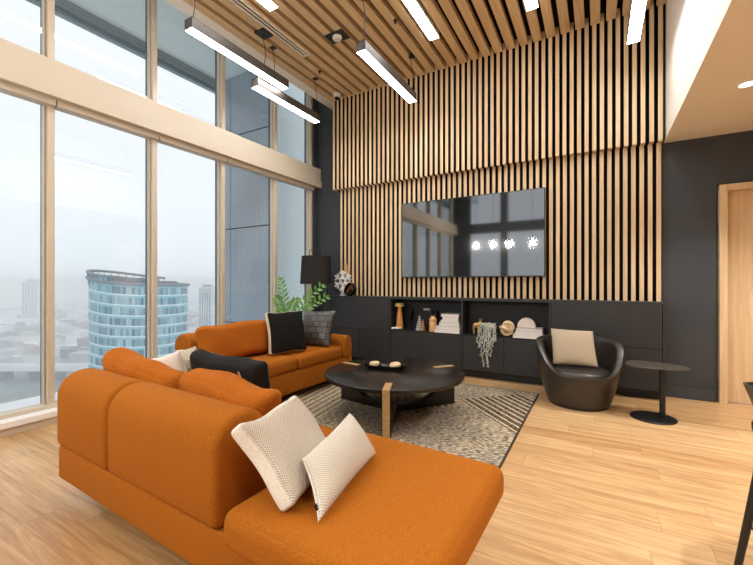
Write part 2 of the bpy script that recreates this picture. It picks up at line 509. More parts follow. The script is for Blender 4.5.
    def quad_pillow(s, A, B, C, D, t, n=22, pinch=.07, mi=(0, 1), wob=0., seed=0, flat=.55, bk=1.0):
        # A top-left, B top-right, C bottom-right, D bottom-left seen from the front
        A, B, C, D = map(Vector, (A, B, C, D))
        nor = ((B - D).cross(A - C)).normalized()
        vs = []; uvs = []; fs = []; mis = []
        g = {}
        for side in (0, 1):
            for i in range(n + 1):
                for j in range(n + 1):
                    if side and (i in (0, n) or j in (0, n)):
                        g[side, i, j] = g[0, i, j]; continue
                    u = -math.cos(PI * i / n); v = -math.cos(PI * j / n)
                    uu = u * (1 - pinch * (1 - v * v)); vv = v * (1 - pinch * (1 - u * u))
                    a, b = (uu + 1) / 2, (vv + 1) / 2
                    p = (D * (1 - a) + C * a) * (1 - b) + (A * (1 - a) + B * a) * b
                    th = t / 2 * (max(0, (1 - u * u) * (1 - v * v))) ** (flat * .75)
                    w = wob * math.sin(u * 6 + seed) * math.sin(v * 5 + seed * 1.3) * (1 - u * u) + wob * .6 * math.sin(u * 13 + v * 7 + seed)*(1-v*v)*(1-u*u)
                    q = p + nor * ((th + w) if not side else -(th * bk - w * .4))
                    g[side, i, j] = len(vs); vs.append(q); uvs.append(((u + 1) / 2, (v + 1) / 2))
        for side in (0, 1):
            fs = []
            for i in range(n):
                for j in range(n):
                    q = [g[side, i, j], g[side, i + 1, j], g[side, i + 1, j + 1], g[side, i, j + 1]]
                    if side: q.reverse()
                    fs.append(tuple(q))
            if side == 0: s.add(vs, fs, mi[0], uvs); o = len(s.v) - len(vs)
            else:
                for f in fs:
                    s.f.append(tuple(k + o for k in f)); s.m.append(mi[1]); s.uv[len(s.f) - 1] = [uvs[k] for k in f]
        return s

def build(name, mb, mats, parent=None, smooth=35, bev=0, loc=None, rot=None):
    me = bpy.data.meshes.new(name)
    me.from_pydata(mb.v, [], mb.f)
    if not isinstance(mats, (list, tuple)): mats = [mats]
    for m in mats: me.materials.append(M[m])
    me.polygons.foreach_set('material_index', mb.m)
    if mb.uv:
        ul = me.uv_layers.new(name='UVMap')
        for p in me.polygons:
            if p.index in mb.uv:
                for k, li in enumerate(p.loop_indices): ul.data[li].uv = mb.uv[p.index][k]
    me.update(); me.validate()
    if smooth:
        me.shade_smooth(); me.set_sharp_from_angle(angle=rad(smooth))
    o = bpy.data.objects.new(name, me); COL.objects.link(o)
    if loc: o.location = loc
    if rot: o.rotation_euler = rot
    if parent: o.parent = parent
    if bev:
        b = o.modifiers.new('edge', 'BEVEL'); b.width = bev; b.segments = 2; b.limit_method = 'ANGLE'; b.angle_limit = rad(40)
        b.harden_normals = False
    return o

def thing(name, label, cat, loc=(0, 0, 0), rz=0, group=None):
    o = bpy.data.objects.new(name, None); COL.objects.link(o)
    o.empty_display_size = .1
    o.location = loc; o.rotation_euler = (0, 0, rz)
    tag(o, label, cat, group); return o

def tag(o, label, cat, group=None):
    o['label'] = label; o['category'] = cat
    if group: o['group'] = group
    return o

def struct(o): o['kind'] = 'structure'; return o

def kids(o): return [c for c in bpy.data.objects if c.parent == o]
def copy_tree(o, loc=None, rz=None, parent=None, label=None):
    c = o.copy(); COL.objects.link(c)
    if parent: c.parent = parent
    for ch in kids(o): copy_tree(ch, parent=c)
    if loc is not None: c.location = loc
    if rz is not None: c.rotation_euler = (0, 0, rz)
    if label: c['label'] = label
    return c

# ------------------------------------------------------------------ shell
CH = 4.06            # slat ceiling height
GX = -4.165            # glass plane
struct(build('floor', MB().box(GX - .02, 5.0, -2.5, 5.2, -.1, 0), 'floor', smooth=0))
# back wall: behind slats, and dark stretches either side
struct(build('wall_back', MB().box(-3.6, .595, 5.2, 5.35, 0, 4.6).box(GX - .05, -3.6, 5.1, 5.35, 0, 4.6).box(.595, 1.04, 5.04, 5.35, 0, 4.6)
    .box(1.04, 2.16, 5.04, 5.35, 2.19, 4.6).box(2.16, 5.0, 5.04, 5.35, 0, 4.6), 'dark_wall', smooth=0))
struct(build('baseboard_back', MB().box(.60, 1.04, 5.025, 5.04, 0, .115).box(2.16, 5.0, 5.025, 5.04, 0, .115), 'dark_wall', smooth=0, bev=.003))
struct(build('wall_right', MB().box(5.0, 5.15, -2.5, 5.35, 0, 4.6), 'cream', smooth=0))
struct(build('wall_front', MB().box(.6, 5.0, -2.65, -2.5, 0, 4.6).box(GX - .05, -3.6, -2.65, -2.5, 0, 4.6)
    .box(-3.6, .6, -2.65, -2.5, 4.35, 4.6).box(-3.6, .6, -2.62, -2.42, 2.8, 3.1).box(-3.6, .6, -2.65, -2.45, 0, .12)
    .box(-2.62, -2.42, -2.62, -2.45, .12, 4.35).box(-1.2, -1.1, -2.62, -2.45, .12, 4.35).box(-.2, -.1, -2.62, -2.45, .12, 4.35), 'dark_wall', smooth=0))
# ceiling: dark plenum + slats
mb = MB()
mb.box(-3.62, .62, -2.5, 5.2, CH + .12, CH + .2)
ceil = struct(build('ceiling', mb, 'black_back', smooth=0))
mb = MB(); x = -3.62
PITCH = .1482
k = 0
while x + .09 < .62:
    mb.box(x, x + .092, -2.4, 4.868, CH, CH + .07); x += PITCH; k += 1
sl = build('slats', mb, 'cslat', ceil, smooth=0)
struct(build('trim_1', MB().box(-3.78, -3.622, -2.5, 5.1, CH - .012, CH + .03).box(-3.78, -3.74, -2.5, 5.1, CH + .03, 4.6), 'cream', smooth=0, bev=.004))
struct(build('trim_2', MB().box(GX - .05, -3.74, -2.5, 5.1, 4.42, 4.6), 'white', smooth=0))
# dropped soffit over the right half of the room
struct(build('ceiling_soffit', MB().box(.613, 5.0, -2.5, 5.04, 2.685, 4.6), 'cream', smooth=0))
# slat wall
P2 = .0741
up = struct(build('wall_panel_upper', MB().box(-3.604, .592, 4.962, 5.199, 2.672, CH + .118), 'black_back', smooth=0))
mb = MB()
for i in range(57):
    x = -3.604 + i * P2; mb.box(x, x + .040, 4.868, 4.963, 2.668, CH + .1)
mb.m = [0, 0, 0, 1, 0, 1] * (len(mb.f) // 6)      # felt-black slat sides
build('slats', mb, ['slat', 'black_back'], up, smooth=0)
lo = struct(build('wall_panel_lower', MB().box(-3.545, .588, 5.035, 5.199, .9, 2.671), 'black_back', smooth=0))
mb = MB()
for i in range(56):
    x = -3.545 + i * P2 + .0125; mb.box(x, x + .040, 4.97, 5.036, 1.006, 2.671)
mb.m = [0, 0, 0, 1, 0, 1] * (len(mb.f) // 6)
build('slats', mb, ['slat', 'black_back'], lo, smooth=0)
# door in the back wall
d = struct(build('door_1', MB().box(1.118, 2.08, 5.09, 5.13, .008, 2.115), 'door', smooth=0))
build('door_frame', MB().box(1.056, 1.118, 4.995, 5.2, 0, 2.178).box(2.08, 2.142, 4.995, 5.2, 0, 2.178).box(1.118, 2.08, 4.995, 5.2, 2.115, 2.178), 'door', d, smooth=0, bev=.004)
build('door_handle', MB().tube([(1.98, 5.09, 1.0), (1.98, 5.04, 1.0), (1.86, 5.04, 1.0)], .01, 10), 'black', d)

# ------------------------------------------------------------------ window wall
MY = [-2.35, -1.30, -.37, .53, 1.43, 2.33, 3.20, 4.115, 4.92]    # start of each mullion, .06 wide
for i, y in enumerate(MY):
    mb = MB().box(GX - .06, -4.105, y + .006, y + .056, 0.06, 4.5).box(GX - .065, GX - .02, y - .004, y + .066, .1, 4.45, 1)
    struct(build('window_mullion', mb, ['cream_frame', 'gasket'], smooth=0, bev=.003))
bays = [(MY[i] + .06, MY[i + 1]) for i in range(len(MY) - 1)]
for j, (z0, z1) in enumerate(((.125, 2.80), (3.10, 4.42))):
    for i, (a, b) in enumerate(bays):
        n = j * len(bays) + i + 1
        g = .010
        f = struct(build('window_%d' % n, MB().box(GX - .02, GX + .02, a, a + g, z0, z1).box(GX - .02, GX + .02, b - g, b, z0, z1)
                   .box(GX - .02, GX + .02, a + g, b - g, z0, z0 + g).box(GX - .02, GX + .02, a + g, b - g, z1 - g, z1), 'cream_frame', smooth=0))
        build('pane', MB().box(GX - .004, GX + .004, a + g, b - g, z0 + g, z1 - g), 'glass', f, smooth=0)
# transom band with roller-shade pocket, sill and plinth
struct(build('trim_3', MB().box(GX - .05, -4.02, -2.5, 5.095, 2.86, 3.11).box(GX - .05, -4.0, -2.5, 5.095, 2.79, 2.905), 'cream_frame', smooth=0, bev=.004))
for i, (a, b) in enumerate(bays):
    struct(build('shade_valance', MB().box(GX - .0, -4.06, a + .0, b + .05, 2.735, 2.79), 'cream_frame', smooth=0, bev=.003))
struct(build('trim_4', MB().box(GX - .06, -3.99, -2.5, 5.1, .062, .112), 'white', smooth=0, bev=.004))
struct(build('trim_5', MB().box(GX - .06, -4.10, -2.5, 5.1, .10, .145).box(GX - .06, -3.91-.1, -2.5, 5.1, 0, .062), 'cream_frame', smooth=0, bev=.003))
struct(build('trim_6', MB().box(GX - .06, -4.08, 4.99, 5.1, .1, 4.5), 'dark_wall', smooth=0, bev=.003))

# ------------------------------------------------------------------ outside: balcony, end wall, frosted panel
struct(build('exterior_deck', MB().box(-5.22, GX - .07, -6, 4.15, -.35, -.02), 'ledge_ext', smooth=0))
struct(build('exterior_soffit', MB().box(-5.42, GX - .07, -6, 4.3, 4.5, 4.9).box(-5.42, -5.36, -6, 4.3, 4.40, 4.5, 1).box(-5.5, -5.42, -6, 4.3, 4.34, 4.9, 1), ['soffit_ext', 'edge_ext'], smooth=0))
ew = struct(build('exterior_wall', MB().box(-5.32, GX - .07, 4.17, 4.3, -.35, 4.5), 'gasket', smooth=0))
mb = MB()
for z0, z1 in ((-.3, .56), (.58, 2.06), (2.08, 3.54), (3.56, 4.5)):
    mb.box(-5.10, GX - .07, 4.15, 4.171, z0, z1).box(-5.33, -5.112, 4.15, 4.171, z0, z1)
build('wall_panel', mb, 'wall_ext', ew, smooth=0)
mb = MB().box(GX - .16, GX - .13, 4.31, 5.1, -.1, 4.5)
mb.m = [1, 1, 1, 0, 1, 1]
struct(build('exterior_panel', mb, ['frosted', 'glass'], smooth=0))

# ------------------------------------------------------------------ pendant lamps
def pendant(x, y0, y1, z, label, cords=None):
    w, h = .105, .10
    t = thing('linear_pendant_lamp', label, 'lamp', (x, (y0 + y1) / 2, z), group='linear pendant lamps under the slat ceiling')
    l = (y1 - y0) / 2
    mb = MB().box(-w / 2, -w / 2 + .004, -l, l, 0, h).box(w / 2 - .004, w / 2, -l, l, 0, h).box(-w / 2, w / 2, -l, l, h - .005, h) \
        .box(-w / 2, w / 2, -l, -l + .004, 0, h).box(-w / 2, w / 2, l - .004, l, 0, h)
    build('housing', mb, 'pend', t, smooth=0)
    build('diffuser', MB().box(-w / 2 + .004, w / 2 - .004, -l + .004, l - .004, .001, .012), 'led', t, smooth=0)
    for s, yy in enumerate(cords or (-l + .04, l - .04)):
        pw = .075 if cords and cords[1] == .29 and s == 1 else .03
        top = CH + .06 - z
        pts = [(0, yy, h)] + [(.02 * math.sin(q * 3 + s), yy + .015 * math.sin(q * 5), h + (top - h) * q) for q in (.3, .6, .85)] + [(0, yy, top)]
        build('cord', MB().tube(pts, .004, 6), 'black', t)
        build('ceiling_plate', MB().box(-pw, pw, yy - pw, yy + pw, top - .072, top - .055), 'black', t, smooth=0)
    return t
pendant(-3.31, 2.21, 3.50, 3.575, 'grey linear pendant lamp nearest the windows, longest bar at upper left', (-.6, .29))
pendant(-3.41, 3.10, 4.24, 3.455, 'grey linear pendant lamp hanging near the dark corner, beyond the long bar by the windows', (-.28, .53))
pendant(-2.03, 3.20, 4.44, 3.50, 'grey linear pendant lamp hanging in front of the slat wall, left of the television')
pendant(.30, 3.0, 4.40, 3.50, 'grey linear pendant lamp hanging beside the cream soffit, rightmost lamp')
def flush(x, y0, y1, label):
    t = thing('linear_ceiling_light', label, 'ceiling light', (x, (y0 + y1) / 2, CH - .02), group='flush linear lights in the slat ceiling')
    l = (y1 - y0) / 2
    build('housing', MB().box(-.058, .058, -l - .003, l + .003, .004, .07), 'sensor', t, smooth=0)
    build('diffuser', MB().box(-.054, .054, -l, l, 0, .005), 'led2', t, smooth=0)
flush(-2.905, .7, 2.9, 'flush linear light in the slat ceiling beside the slot vent')
flush(-1.64, 1.9, 4.19, 'flush linear light in the slat ceiling above the coffee table')
flush(-.58, 1.9, 4.24, 'flush linear light in the slat ceiling towards the cream soffit')
flush(-2.3, -2.0, .3, 'added unseen flush linear light in the slat ceiling behind the photographer, window side')  # out of view, added to brighten the interior
flush(-.9, -2.0, .3, 'added unseen flush linear light in the slat ceiling behind the photographer, soffit side')  # second added light behind the camera, lifts the room brightness

# slot vent
t = thing('slot_vent', 'white linear slot air vent set in the slat ceiling', 'vent', (-3.155, 2.6, CH - .012))
build('frame', MB().box(-.055, -.035, -1.12, 1.12, 0, .02).box(.035, .055, -1.12, 1.12, 0, .02).box(-.035, .035, 1.1, 1.12, 0, .02).box(-.035, .035, -1.12, -1.1, 0, .02).box(-.008, .008, -1.1, 1.1, 0, .02), 'cream', t, smooth=0)
build('slot', MB().box(-.035, -.008, -1.1, 1.1, .012, .018).box(.008, .035, -1.1, 1.1, .012, .018), 'black_back', t, smooth=0)
# ceiling devices
def sensor(x, y, label):
    t = thing('smoke_detector', label, 'detector', (x, y, CH))
    build('plate', MB().box(-.12, .12, -.09, .09, -.006, .0), 'black', t, smooth=0)
    build('body', MB().lathe([(.055, -.006), (.055, -.025), (.045, -.04), (.02, -.046)], n=24), 'sensor', t)
sensor(-2.61, 3.61, 'white round smoke detector on a black plate in the slat ceiling')
t = thing('ceiling_camera', 'small white dome security camera where slat ceiling meets slat wall', 'camera', (-3.40, 4.70, CH))
build('body', MB().lathe([(.055, 0), (.06, -.03), (.055, -.055), (.045, -.06)], n=24), 'sensor', t)
build('dome', MB().ball((0, 0, -.062), .042, .042, .035), 'smoke', t)
for x, y, lb in ((-3.24, 4.08, 'tiny sprinkler head in the slat ceiling near the dome camera'), (-1.9, 3.7, 'tiny sprinkler head in the slat ceiling above the pendant by the slat wall')):
    o = build('ceiling_sprinkler', MB().lathe([(.022, 0), (.022, -.01), (.008, -.012), (.008, -.03), (.016, -.034)], n=14), 'black', loc=(x, y, CH)); tag(o, lb, 'sprinkler')

# soffit downlights
DL = [(.97, 3.85, 'round recessed downlight in the cream soffit nearest the door'), (2.4, 3.85, 'round recessed downlight in the soffit in front of the back wall, far right'),
      (.97, 2.0, 'round recessed downlight in the soffit above the bar stool'), (2.4, 2.0, 'round recessed downlight in the soffit right of the bar stool'),
      (.97, .1, 'round recessed downlight in the soffit level with the photographer'), (2.4, .1, 'round recessed downlight in the soffit far right of the photographer')]
for (x, y, lb) in DL:
    t = thing('recessed_downlight', lb, 'ceiling light', (x, y, 2.685), group='recessed downlights in the soffit')
    build('trim_ring', MB().lathe([(.045, 0), (.062, 0), (.064, -.004), (.05, -.007), (.045, -.004)], n=28, cap=False), 'white', t)
    build('lamp', MB().lathe([(.0455, -.002), (.0455, 0), (.001, .0)], n=24), 'spot', t)
    ld = bpy.data.lights.new('downlight_beam', 'SPOT'); ld.energy = 125; ld.color = (1, .98, .95); ld.spot_size = rad(110); ld.spot_blend = .6; ld.shadow_soft_size = .045
    lo_ = bpy.data.objects.new('downlight_beam', ld); COL.objects.link(lo_); lo_.location = (0, 0, -.02); lo_.parent = t

# globe pendants behind the camera (seen in the television)
for i, (x, lb) in enumerate(((-2.98, 'nearest the windows'), (-2.50, 'second from the windows'), (-2.08, 'third from the windows'), (-1.48, 'furthest from the windows'))):
    t = thing('globe_pendant_lamp', 'warm clear globe pendant behind the photographer, %s, reflected in the television' % lb, 'lamp', (x, -1.0, 2.27), group='globe pendants mirrored in the television')
    build('bulb', MB().ball((0, 0, 0), .046), 'bulb', t)
    build('socket', MB().lathe([(.022, .042), (.024, .12), (.01, .13)], n=14), 'black', t)
    build('cord', MB().tube([(0, 0, .12), (0, 0, CH - 2.27 + .05)], .004, 6), 'black', t)

# ------------------------------------------------------------------ television
t = thing('television', 'large flat black wall-mounted television on the slat wall', 'television', (-1.478, 4.93, 1.277))
build('bezel', MB().box(-.945, .945, -.012, .03, 0, 1.058), 'black', t, smooth=0, bev=.003)
build('screen', MB().box(-.936, .936, -.0145, -.0115, .012, 1.050), 'screen', t, smooth=0)
build('wall_mount', MB().box(-.3, .3, .03, .0395, .3, .75), 'black', t, smooth=0)

# ------------------------------------------------------------------ credenza
t = thing('credenza', 'long charcoal wall cabinet with two open niches along the slat wall', 'cabinet', (0, 0, 0))
x0, x1, yf, yb, zt = -3.588, .592, 4.76, 5.195, 1.005
div = [-3.485, -2.535, -1.49, -.465, .592]
ylow = 5.009
mb = MB()
mb.box(x0, x1, yf, 5.033, zt - .03, zt)                       # top board
mb.box(x0, x0 + .02, yf, ylow, .1, zt - .03).box(x1 - .02, x1, yf, ylow, .1, zt - .03)
mb.box(x0 + .02, x1 - .02, yf + .022, ylow, .1, .13)
for xx in (-2.525, -1.49, -.465): mb.box(xx - .011, xx + .011, yf, ylow, .13, zt - .03)
build('carcass', mb, 'cred', t, smooth=0, bev=.002)
build('toe_kick', MB().box(x0 + .02, x1 - .004, yf + .1, ylow, 0, .1), 'black', t, smooth=0)
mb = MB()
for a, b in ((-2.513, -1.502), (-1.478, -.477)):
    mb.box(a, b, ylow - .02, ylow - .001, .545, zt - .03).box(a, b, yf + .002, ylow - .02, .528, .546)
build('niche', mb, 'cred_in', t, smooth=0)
g = .0025
def door(a, b, z0, z1): build('door', MB().box(a + g, b - g, yf, yf + .02, z0, z1), 'cred', t, smooth=0, bev=.0015)
for a, b in ((-3.565, -3.05), (-3.05, -2.537), (-2.512, -2.022), (-2.022, -1.502), (-1.478, -.975), (-.975, -.477), (-.453, .06), (.06, .57)):
    door(a, b, .105, .526)
door(-3.565, -2.537, .531, .972); door(-.453, .57, .531, .972)

# things on the credenza
t = thing('snowflake_ornament', 'white snowflake ornament standing at the left end of the charcoal cabinet', 'ornament', (-3.44, 4.905, 1.005))
cz = .225
mb = MB()
for k in range(6):
    a = k * PI / 3 + PI / 6
    d = Vector((math.cos(a), 0, math.sin(a))); q = Vector((-math.sin(a), 0, math.cos(a)))
    c = Vector((0, 0, cz))
    mb.tube([c + d * .03, c + d * .165], .02, 8)
    for s in (-1, 1):
        mb.tube([c + d * .095, c + d * .14 + q * s * .055], .017, 8)
    e = k * PI / 3 + PI / 6
mb.tube([(0.05 * math.cos(2 * PI * k / 12), 0, cz + .05 * math.sin(2 * PI * k / 12)) for k in range(12)], .017, 8, closed=True)
mb.tube([(0, 0, .01), (0, 0, .06)], .012, 8); mb.box(-.04, .04, -.02, .02, 0, .012)
build('snowflake', mb, 'white', t)
t = thing('wooden_tree', 'slim wooden cone tree behind the white snowflake ornament', 'ornament', (-3.395, 4.949, 1.005))
build('cone', MB().lathe([(.019, .02), (.019, .3), (.016, .42), (.003, .50)], n=20), 'amber_wood', t)
build('base', MB().lathe([(.02, 0), (.02, .015), (.012, .018), (.012, .022)], n=20), 'natural', t)
t = thing('shell_bowl', 'glossy black round bowl tipped open, right of the snowflake ornament', 'bowl', (-3.225, 4.79, 1.006), rad(-25))
mb = MB(); prof = []
for i in range(11):
    a = -PI / 2 + (PI / 2 + .5) * i / 10; prof.append((.1 * math.cos(a) + .002, .1 * math.sin(a)))
for i in range(11):
    a = .5 - (PI / 2 + .5) * i / 10; prof.append((.09 * math.cos(a) + .001, .09 * math.sin(a)))
mb.lathe(prof, n=36, cap=False)
rt = Matrix.Rotation(rad(62), 4, 'X'); mb.v = [tuple(rt @ Vector(p) + Vector((0, 0, .1))) for p in mb.v]
build('shell', mb, 'dark_ceramic', t, smooth=60)
mb = MB()
mb.lathe([(.001, -.086), (.05, -.070), (.08, -.035), (.087, .0)], n=30, cap=False)
mb.v = [tuple(rt @ Vector(p) + Vector((0, 0, .1))) for p in mb.v]
build('lining', mb, 'copper', t, smooth=60)

NZ = .547
NY = 4.87
t = thing('candle_holder', 'tall turned amber wood candle holder in the left niche', 'candle holder', (-2.43, NY, NZ))
build('column', MB().lathe([(.035, .02), (.052, .025), (.042, .15), (.026, .29), (.02, .315)], n=24), 'amber_wood', t)
build('cup', MB().lathe([(.02, .315), (.065, .32), (.066, .365), (.055, .37)], n=24), 'natural', t)
build('foot', MB().lathe([(.05, 0), (.05, .02), (.03, .024)], n=24), 'natural', t)
t = thing('bead_garland', 'little heap of white beads at the foot of the amber candle holder', 'beads', (-2.43, NY - .078, NZ + .0005))
for k in range(8):
    build('bead', MB().ball((-.06 + .0335 * (k % 4) + .008 * (k // 4), -.03 + .034 * (k // 4) + .0 * math.sin(k * 2.2), .0185 + .006 * (k % 2)), .0165, n=10, k=6), 'white', t)
t = thing('picture_frame', 'black framed picture leaning in the left niche behind the banded cone', 'picture', (-2.10, 4.972, NZ), 0)
build('board', MB().box(-.15, .15, 0, .012, 0, .37), 'cred_in', t, smooth=0, bev=.002)
build('title_strip', MB().box(-.01, .085, -.003, 0, .27, .30), 'cover_g', t, smooth=0)
t = thing('cone_ornament', 'grey banded cone ornament in the middle of the left niche', 'ornament', (-2.115, NY - .02, NZ))
build('cone', MB().lathe([(.058, 0), (.055, .012), (.008, .205), (.003, .215)], n=24), 'striped', t)
build('small_cone', MB().lathe([(.04, 0), (.036, .012), (.006, .15), (.003, .155)], c=(.05, .012, 0), n=20), 'copper', t)
for (x, lb) in ((-2.305, 'dark smoked goblet between candle holder and banded cone'), (-1.925, 'dark smoked goblet behind the reed bottle and book stack')):
    t = thing('goblet', lb, 'goblet', (x, 4.938, NZ), group='smoked goblets in the left niche')
    build('cup', MB().lathe([(.006, .14), (.034, .17), (.042, .23), (.046, .275), (.042, .275), (.032, .18), (.004, .155)], n=22), 'smoke', t)
    build('stem', MB().lathe([(.036, 0), (.034, .005), (.006, .012), (.006, .142)], n=18), 'smoke', t)
t = thing('reed_bottle', 'beech wood bottle with one dark reed, left of the stacked books', 'bottle', (-1.915, NY - .03, NZ))
build('body', MB().lathe([(.045, 0), (.05, .005), (.05, .13), (.047, .135), (.05, .14), (.05, .17), (.03, .195), (.028, .21)], n=24), 'natural', t)
build('reed', MB().tube([(-.008, 0, .2), (-.02, 0, .34)], .004, 6), 'smoke', t)

def book(x, y, z, w, d, h, rz, cov, label, group):
    t = thing('book', label, 'book', (x, y, z), rz, group)
    build('pages', MB().box(-w / 2 + .003, w / 2 - .004, -d / 2 + .004, d / 2 - .004, .0025, h - .0025), 'page', t, smooth=0)
    build('cover', MB().box(-w / 2, w / 2, -d / 2, d / 2, 0, .0025).box(-w / 2, w / 2, -d / 2, d / 2, h - .0025, h).box(-w / 2, -w / 2 + .003, -d / 2, d / 2, .0025, h - .0025), cov, t, smooth=0)
z = NZ
pos = ('lowest', 'second from the bottom', 'third from the bottom', 'fourth from the bottom', 'second from the top', 'topmost')
for k, (w, h, dx, cv) in enumerate(((.345, .043, 0, 'cover_w'), (.33, .045, .012, 'cover_w'), (.275, .05, .03, 'cover_g'), (.24, .03, .035, 'cover_w'), (.21, .042, .045, 'cover_w'), (.24, .04, .04, 'cover_g'))):
    book(-1.695 + dx, NY - .005, z, w, .20, h, 0, cv, 'pale book in the left niche stack, %s' % pos[k], 'books stacked in the left niche'); z += h
z = NZ
for k, (w, h, dx, cv) in enumerate(((.33, .05, 0, 'cover_w'), (.30, .035, .01, 'cover_w'), (.29, .035, .015, 'cover_g'))):
    book(-.705 + dx, NY - .005, z, w, .2, h, 0, cv, 'pale book in the right niche stack, %s' % ('lowest', 'in the middle', 'on top under the arch')[k], 'books stacked in the right niche'); z += h
ztop = z
t = thing('arch_ornament', 'cream half-round arch ornament standing on the right stack of books', 'ornament', (-.735, NY + .02, ztop))
poly = [(.105 * math.cos(PI * k / 24), .115 * math.sin(PI * k / 24)) for k in range(25)]
build('arch', MB().prism(poly, lambda a, b, tt: (a, tt, b), -.018, .018), 'plaster', t, bev=.004)
build('base_plate', MB().box(-.105, .105, -.02, .02, 0, .003), 'plaster', t, smooth=0)

t = thing('gold_figurine', 'small gold bull figurine at the left of the right niche', 'figurine', (-1.335, NY - .01, NZ))
mb = MB()
mb.ball((0, 0, .115), .045, .026, .032)
mb.ball((.05, 0, .15), .022, .018, .022).tube([(.025, 0, .125), (.05, 0, .15)], [.026, .018], 10)
build('body', mb, 'gold', t)
for sx in (-.028, .028):
    for sy in (-.014, .014): build('leg', MB().tube([(sx, sy, 0), (sx * 1.1, sy, .06), (sx, sy, .1)], [.008, .009, .014], 8), 'gold', t)
for s in (-1, 1): build('horn', MB().tube([(.05, .012 * s, .165), (.055, .04 * s, .18), (.05, .045 * s, .205)], [.007, .006, .002], 8), 'gold', t)
t = thing('trailing_plant', 'pale green trailing plant spilling over the edge of the right niche', 'plant', (-1.17, NY - .015, NZ))
build('pot', MB().lathe([(.04, 0), (.058, .07), (.062, .10), (.056, .10), (.05, .085)], n=24), 'pot', t)
mbs, mbl = MB(), MB()
Rp = random.Random(3)
def leafquad(mb, p, d, up, ln, w, fold=.3):
    d = d.normalized(); s = d.cross(up)
    if s.length < 1e-3: s = d.cross(Vector((1, 0, 0)))
    s.normalize(); n = s.cross(d)
    a = p; b = p + d * ln * .45 + s * w / 2 + n * w * fold; c = p + d * ln; e = p + d * ln * .45 - s * w / 2 + n * w * fold
    m = p + d * ln * .45
    th = n * .0012
    vs = [a, b, c, e, m, a - th, b - th, c - th, e - th, m - th]
    mb.add(vs, [(0, 4, 1), (1, 4, 2), (0, 3, 4), (4, 3, 2), (5, 6, 9), (6, 7, 9), (5, 9, 8), (9, 7, 8), (0, 1, 6, 5), (1, 2, 7, 6), (2, 3, 8, 7), (3, 0, 5, 8)])
for k in range(13):
    xs = -.1 + .2 * k / 12 + Rp.uniform(-.01, .01)
    ln = (.40 if k in (3, 6, 7) else .27 if k in (2, 9) else Rp.uniform(.10, .22)) - .02
    if k > 10: ln = Rp.uniform(.04, .1)
    pts = [(xs * .4, 0, .10), (xs * .8, -.06, .155), (xs, -.115, .10 + Rp.uniform(-.01, .02)), (xs + Rp.uniform(-.01, .01), -.128, 0)]
    m = 6
    for q in range(1, m + 1): pts.append((xs + Rp.uniform(-.014, .014), -.128 + Rp.uniform(-.006, .002), -ln * q / m))
    mbs.tube(pts, .0025, 5)
    for i in range(len(pts) - 1):
        a, b = Vector(pts[i]), Vector(pts[i + 1])
        nn = max(2, int((b - a).length / .010))
        for j in range(nn):
            p = a.lerp(b, j / nn)
            an = Rp.uniform(0, 2 * PI)
            dd = Vector((math.cos(an), -abs(math.sin(an)) * .8, Rp.uniform(-.3, .4)))
            leafquad(mbl, p, dd, Vector((0, 0, 1)), Rp.uniform(.016, .026), .014)
build('stems', mbs, 'trail', t)
lv = build('foliage', mbl, 'trail', t, smooth=0); lv['kind'] = 'stuff'
t = thing('knot_ornament', 'pale wooden knot ornament between the trailing plant and books', 'ornament', (-.955, NY - .02, NZ))
def ring(c, r, ax, ph=0):
    ax = Vector(ax).normalized(); u = ax.orthogonal().normalized(); w = ax.cross(u)
    return [Vector(c) + (u * math.cos(2 * PI * k / 28) + w * math.sin(2 * PI * k / 28)) * r for k in range(28)]
build('link', MB().tube(ring((.015, 0, .118), .056, (.1, 1, .15)), .021, 12, closed=True), 'paleknot', t)
build('link', MB().tube(ring((-.02, .0, .088), .056, (.35, .3, 1)), .021, 12, closed=True), 'paleknot', t)
build('link', MB().tube(ring((.0, .0, .077), .056, (-.25, 1, -.2)), .021, 12, closed=True), 'paleknot', t)

# ------------------------------------------------------------------ rug
t = build('rug', MB().box(-3.05, -.553, 1.35, 4.42, .001, .012), 'rug', smooth=0)
tag(t, 'beige and charcoal woven area rug under the round coffee table', 'rug')
build('binding', MB().box(-.553, -.541, 1.35, 4.432, .001, .0125).box(-3.05, -.553, 4.42, 4.432, .001, .0125), 'rug_edge', t, smooth=0)

# ------------------------------------------------------------------ sofa A (foreground) with chaise
def back_profile(y0, y1, z0, z1, r, lean=0., k=8):
    # (y,z) outline, CCW seen from +x ... starts at bottom rear
    rb = .036
    pts = [(y0 + rb, z0), (y0 + rb * .3, z0 + rb * .3), (y0, z0 + rb)]
    pts_top = []
    for i in range(k + 1):
        a = PI - PI / 2 * i / k; pts_top.append((y0 + r + r * math.cos(a), z1 - r + r * math.sin(a)))
    r2 = min(r, (y1 - y0) - r)
    for i in range(k + 1):
        a = PI / 2 - PI / 2 * i / k; pts_top.append((y1 - r2 + r2 * math.cos(a), z1 - r2 * 1.0 + r2 * math.sin(a)))
    pts += pts_top + [(y1, z0)]
    return list(reversed(pts))

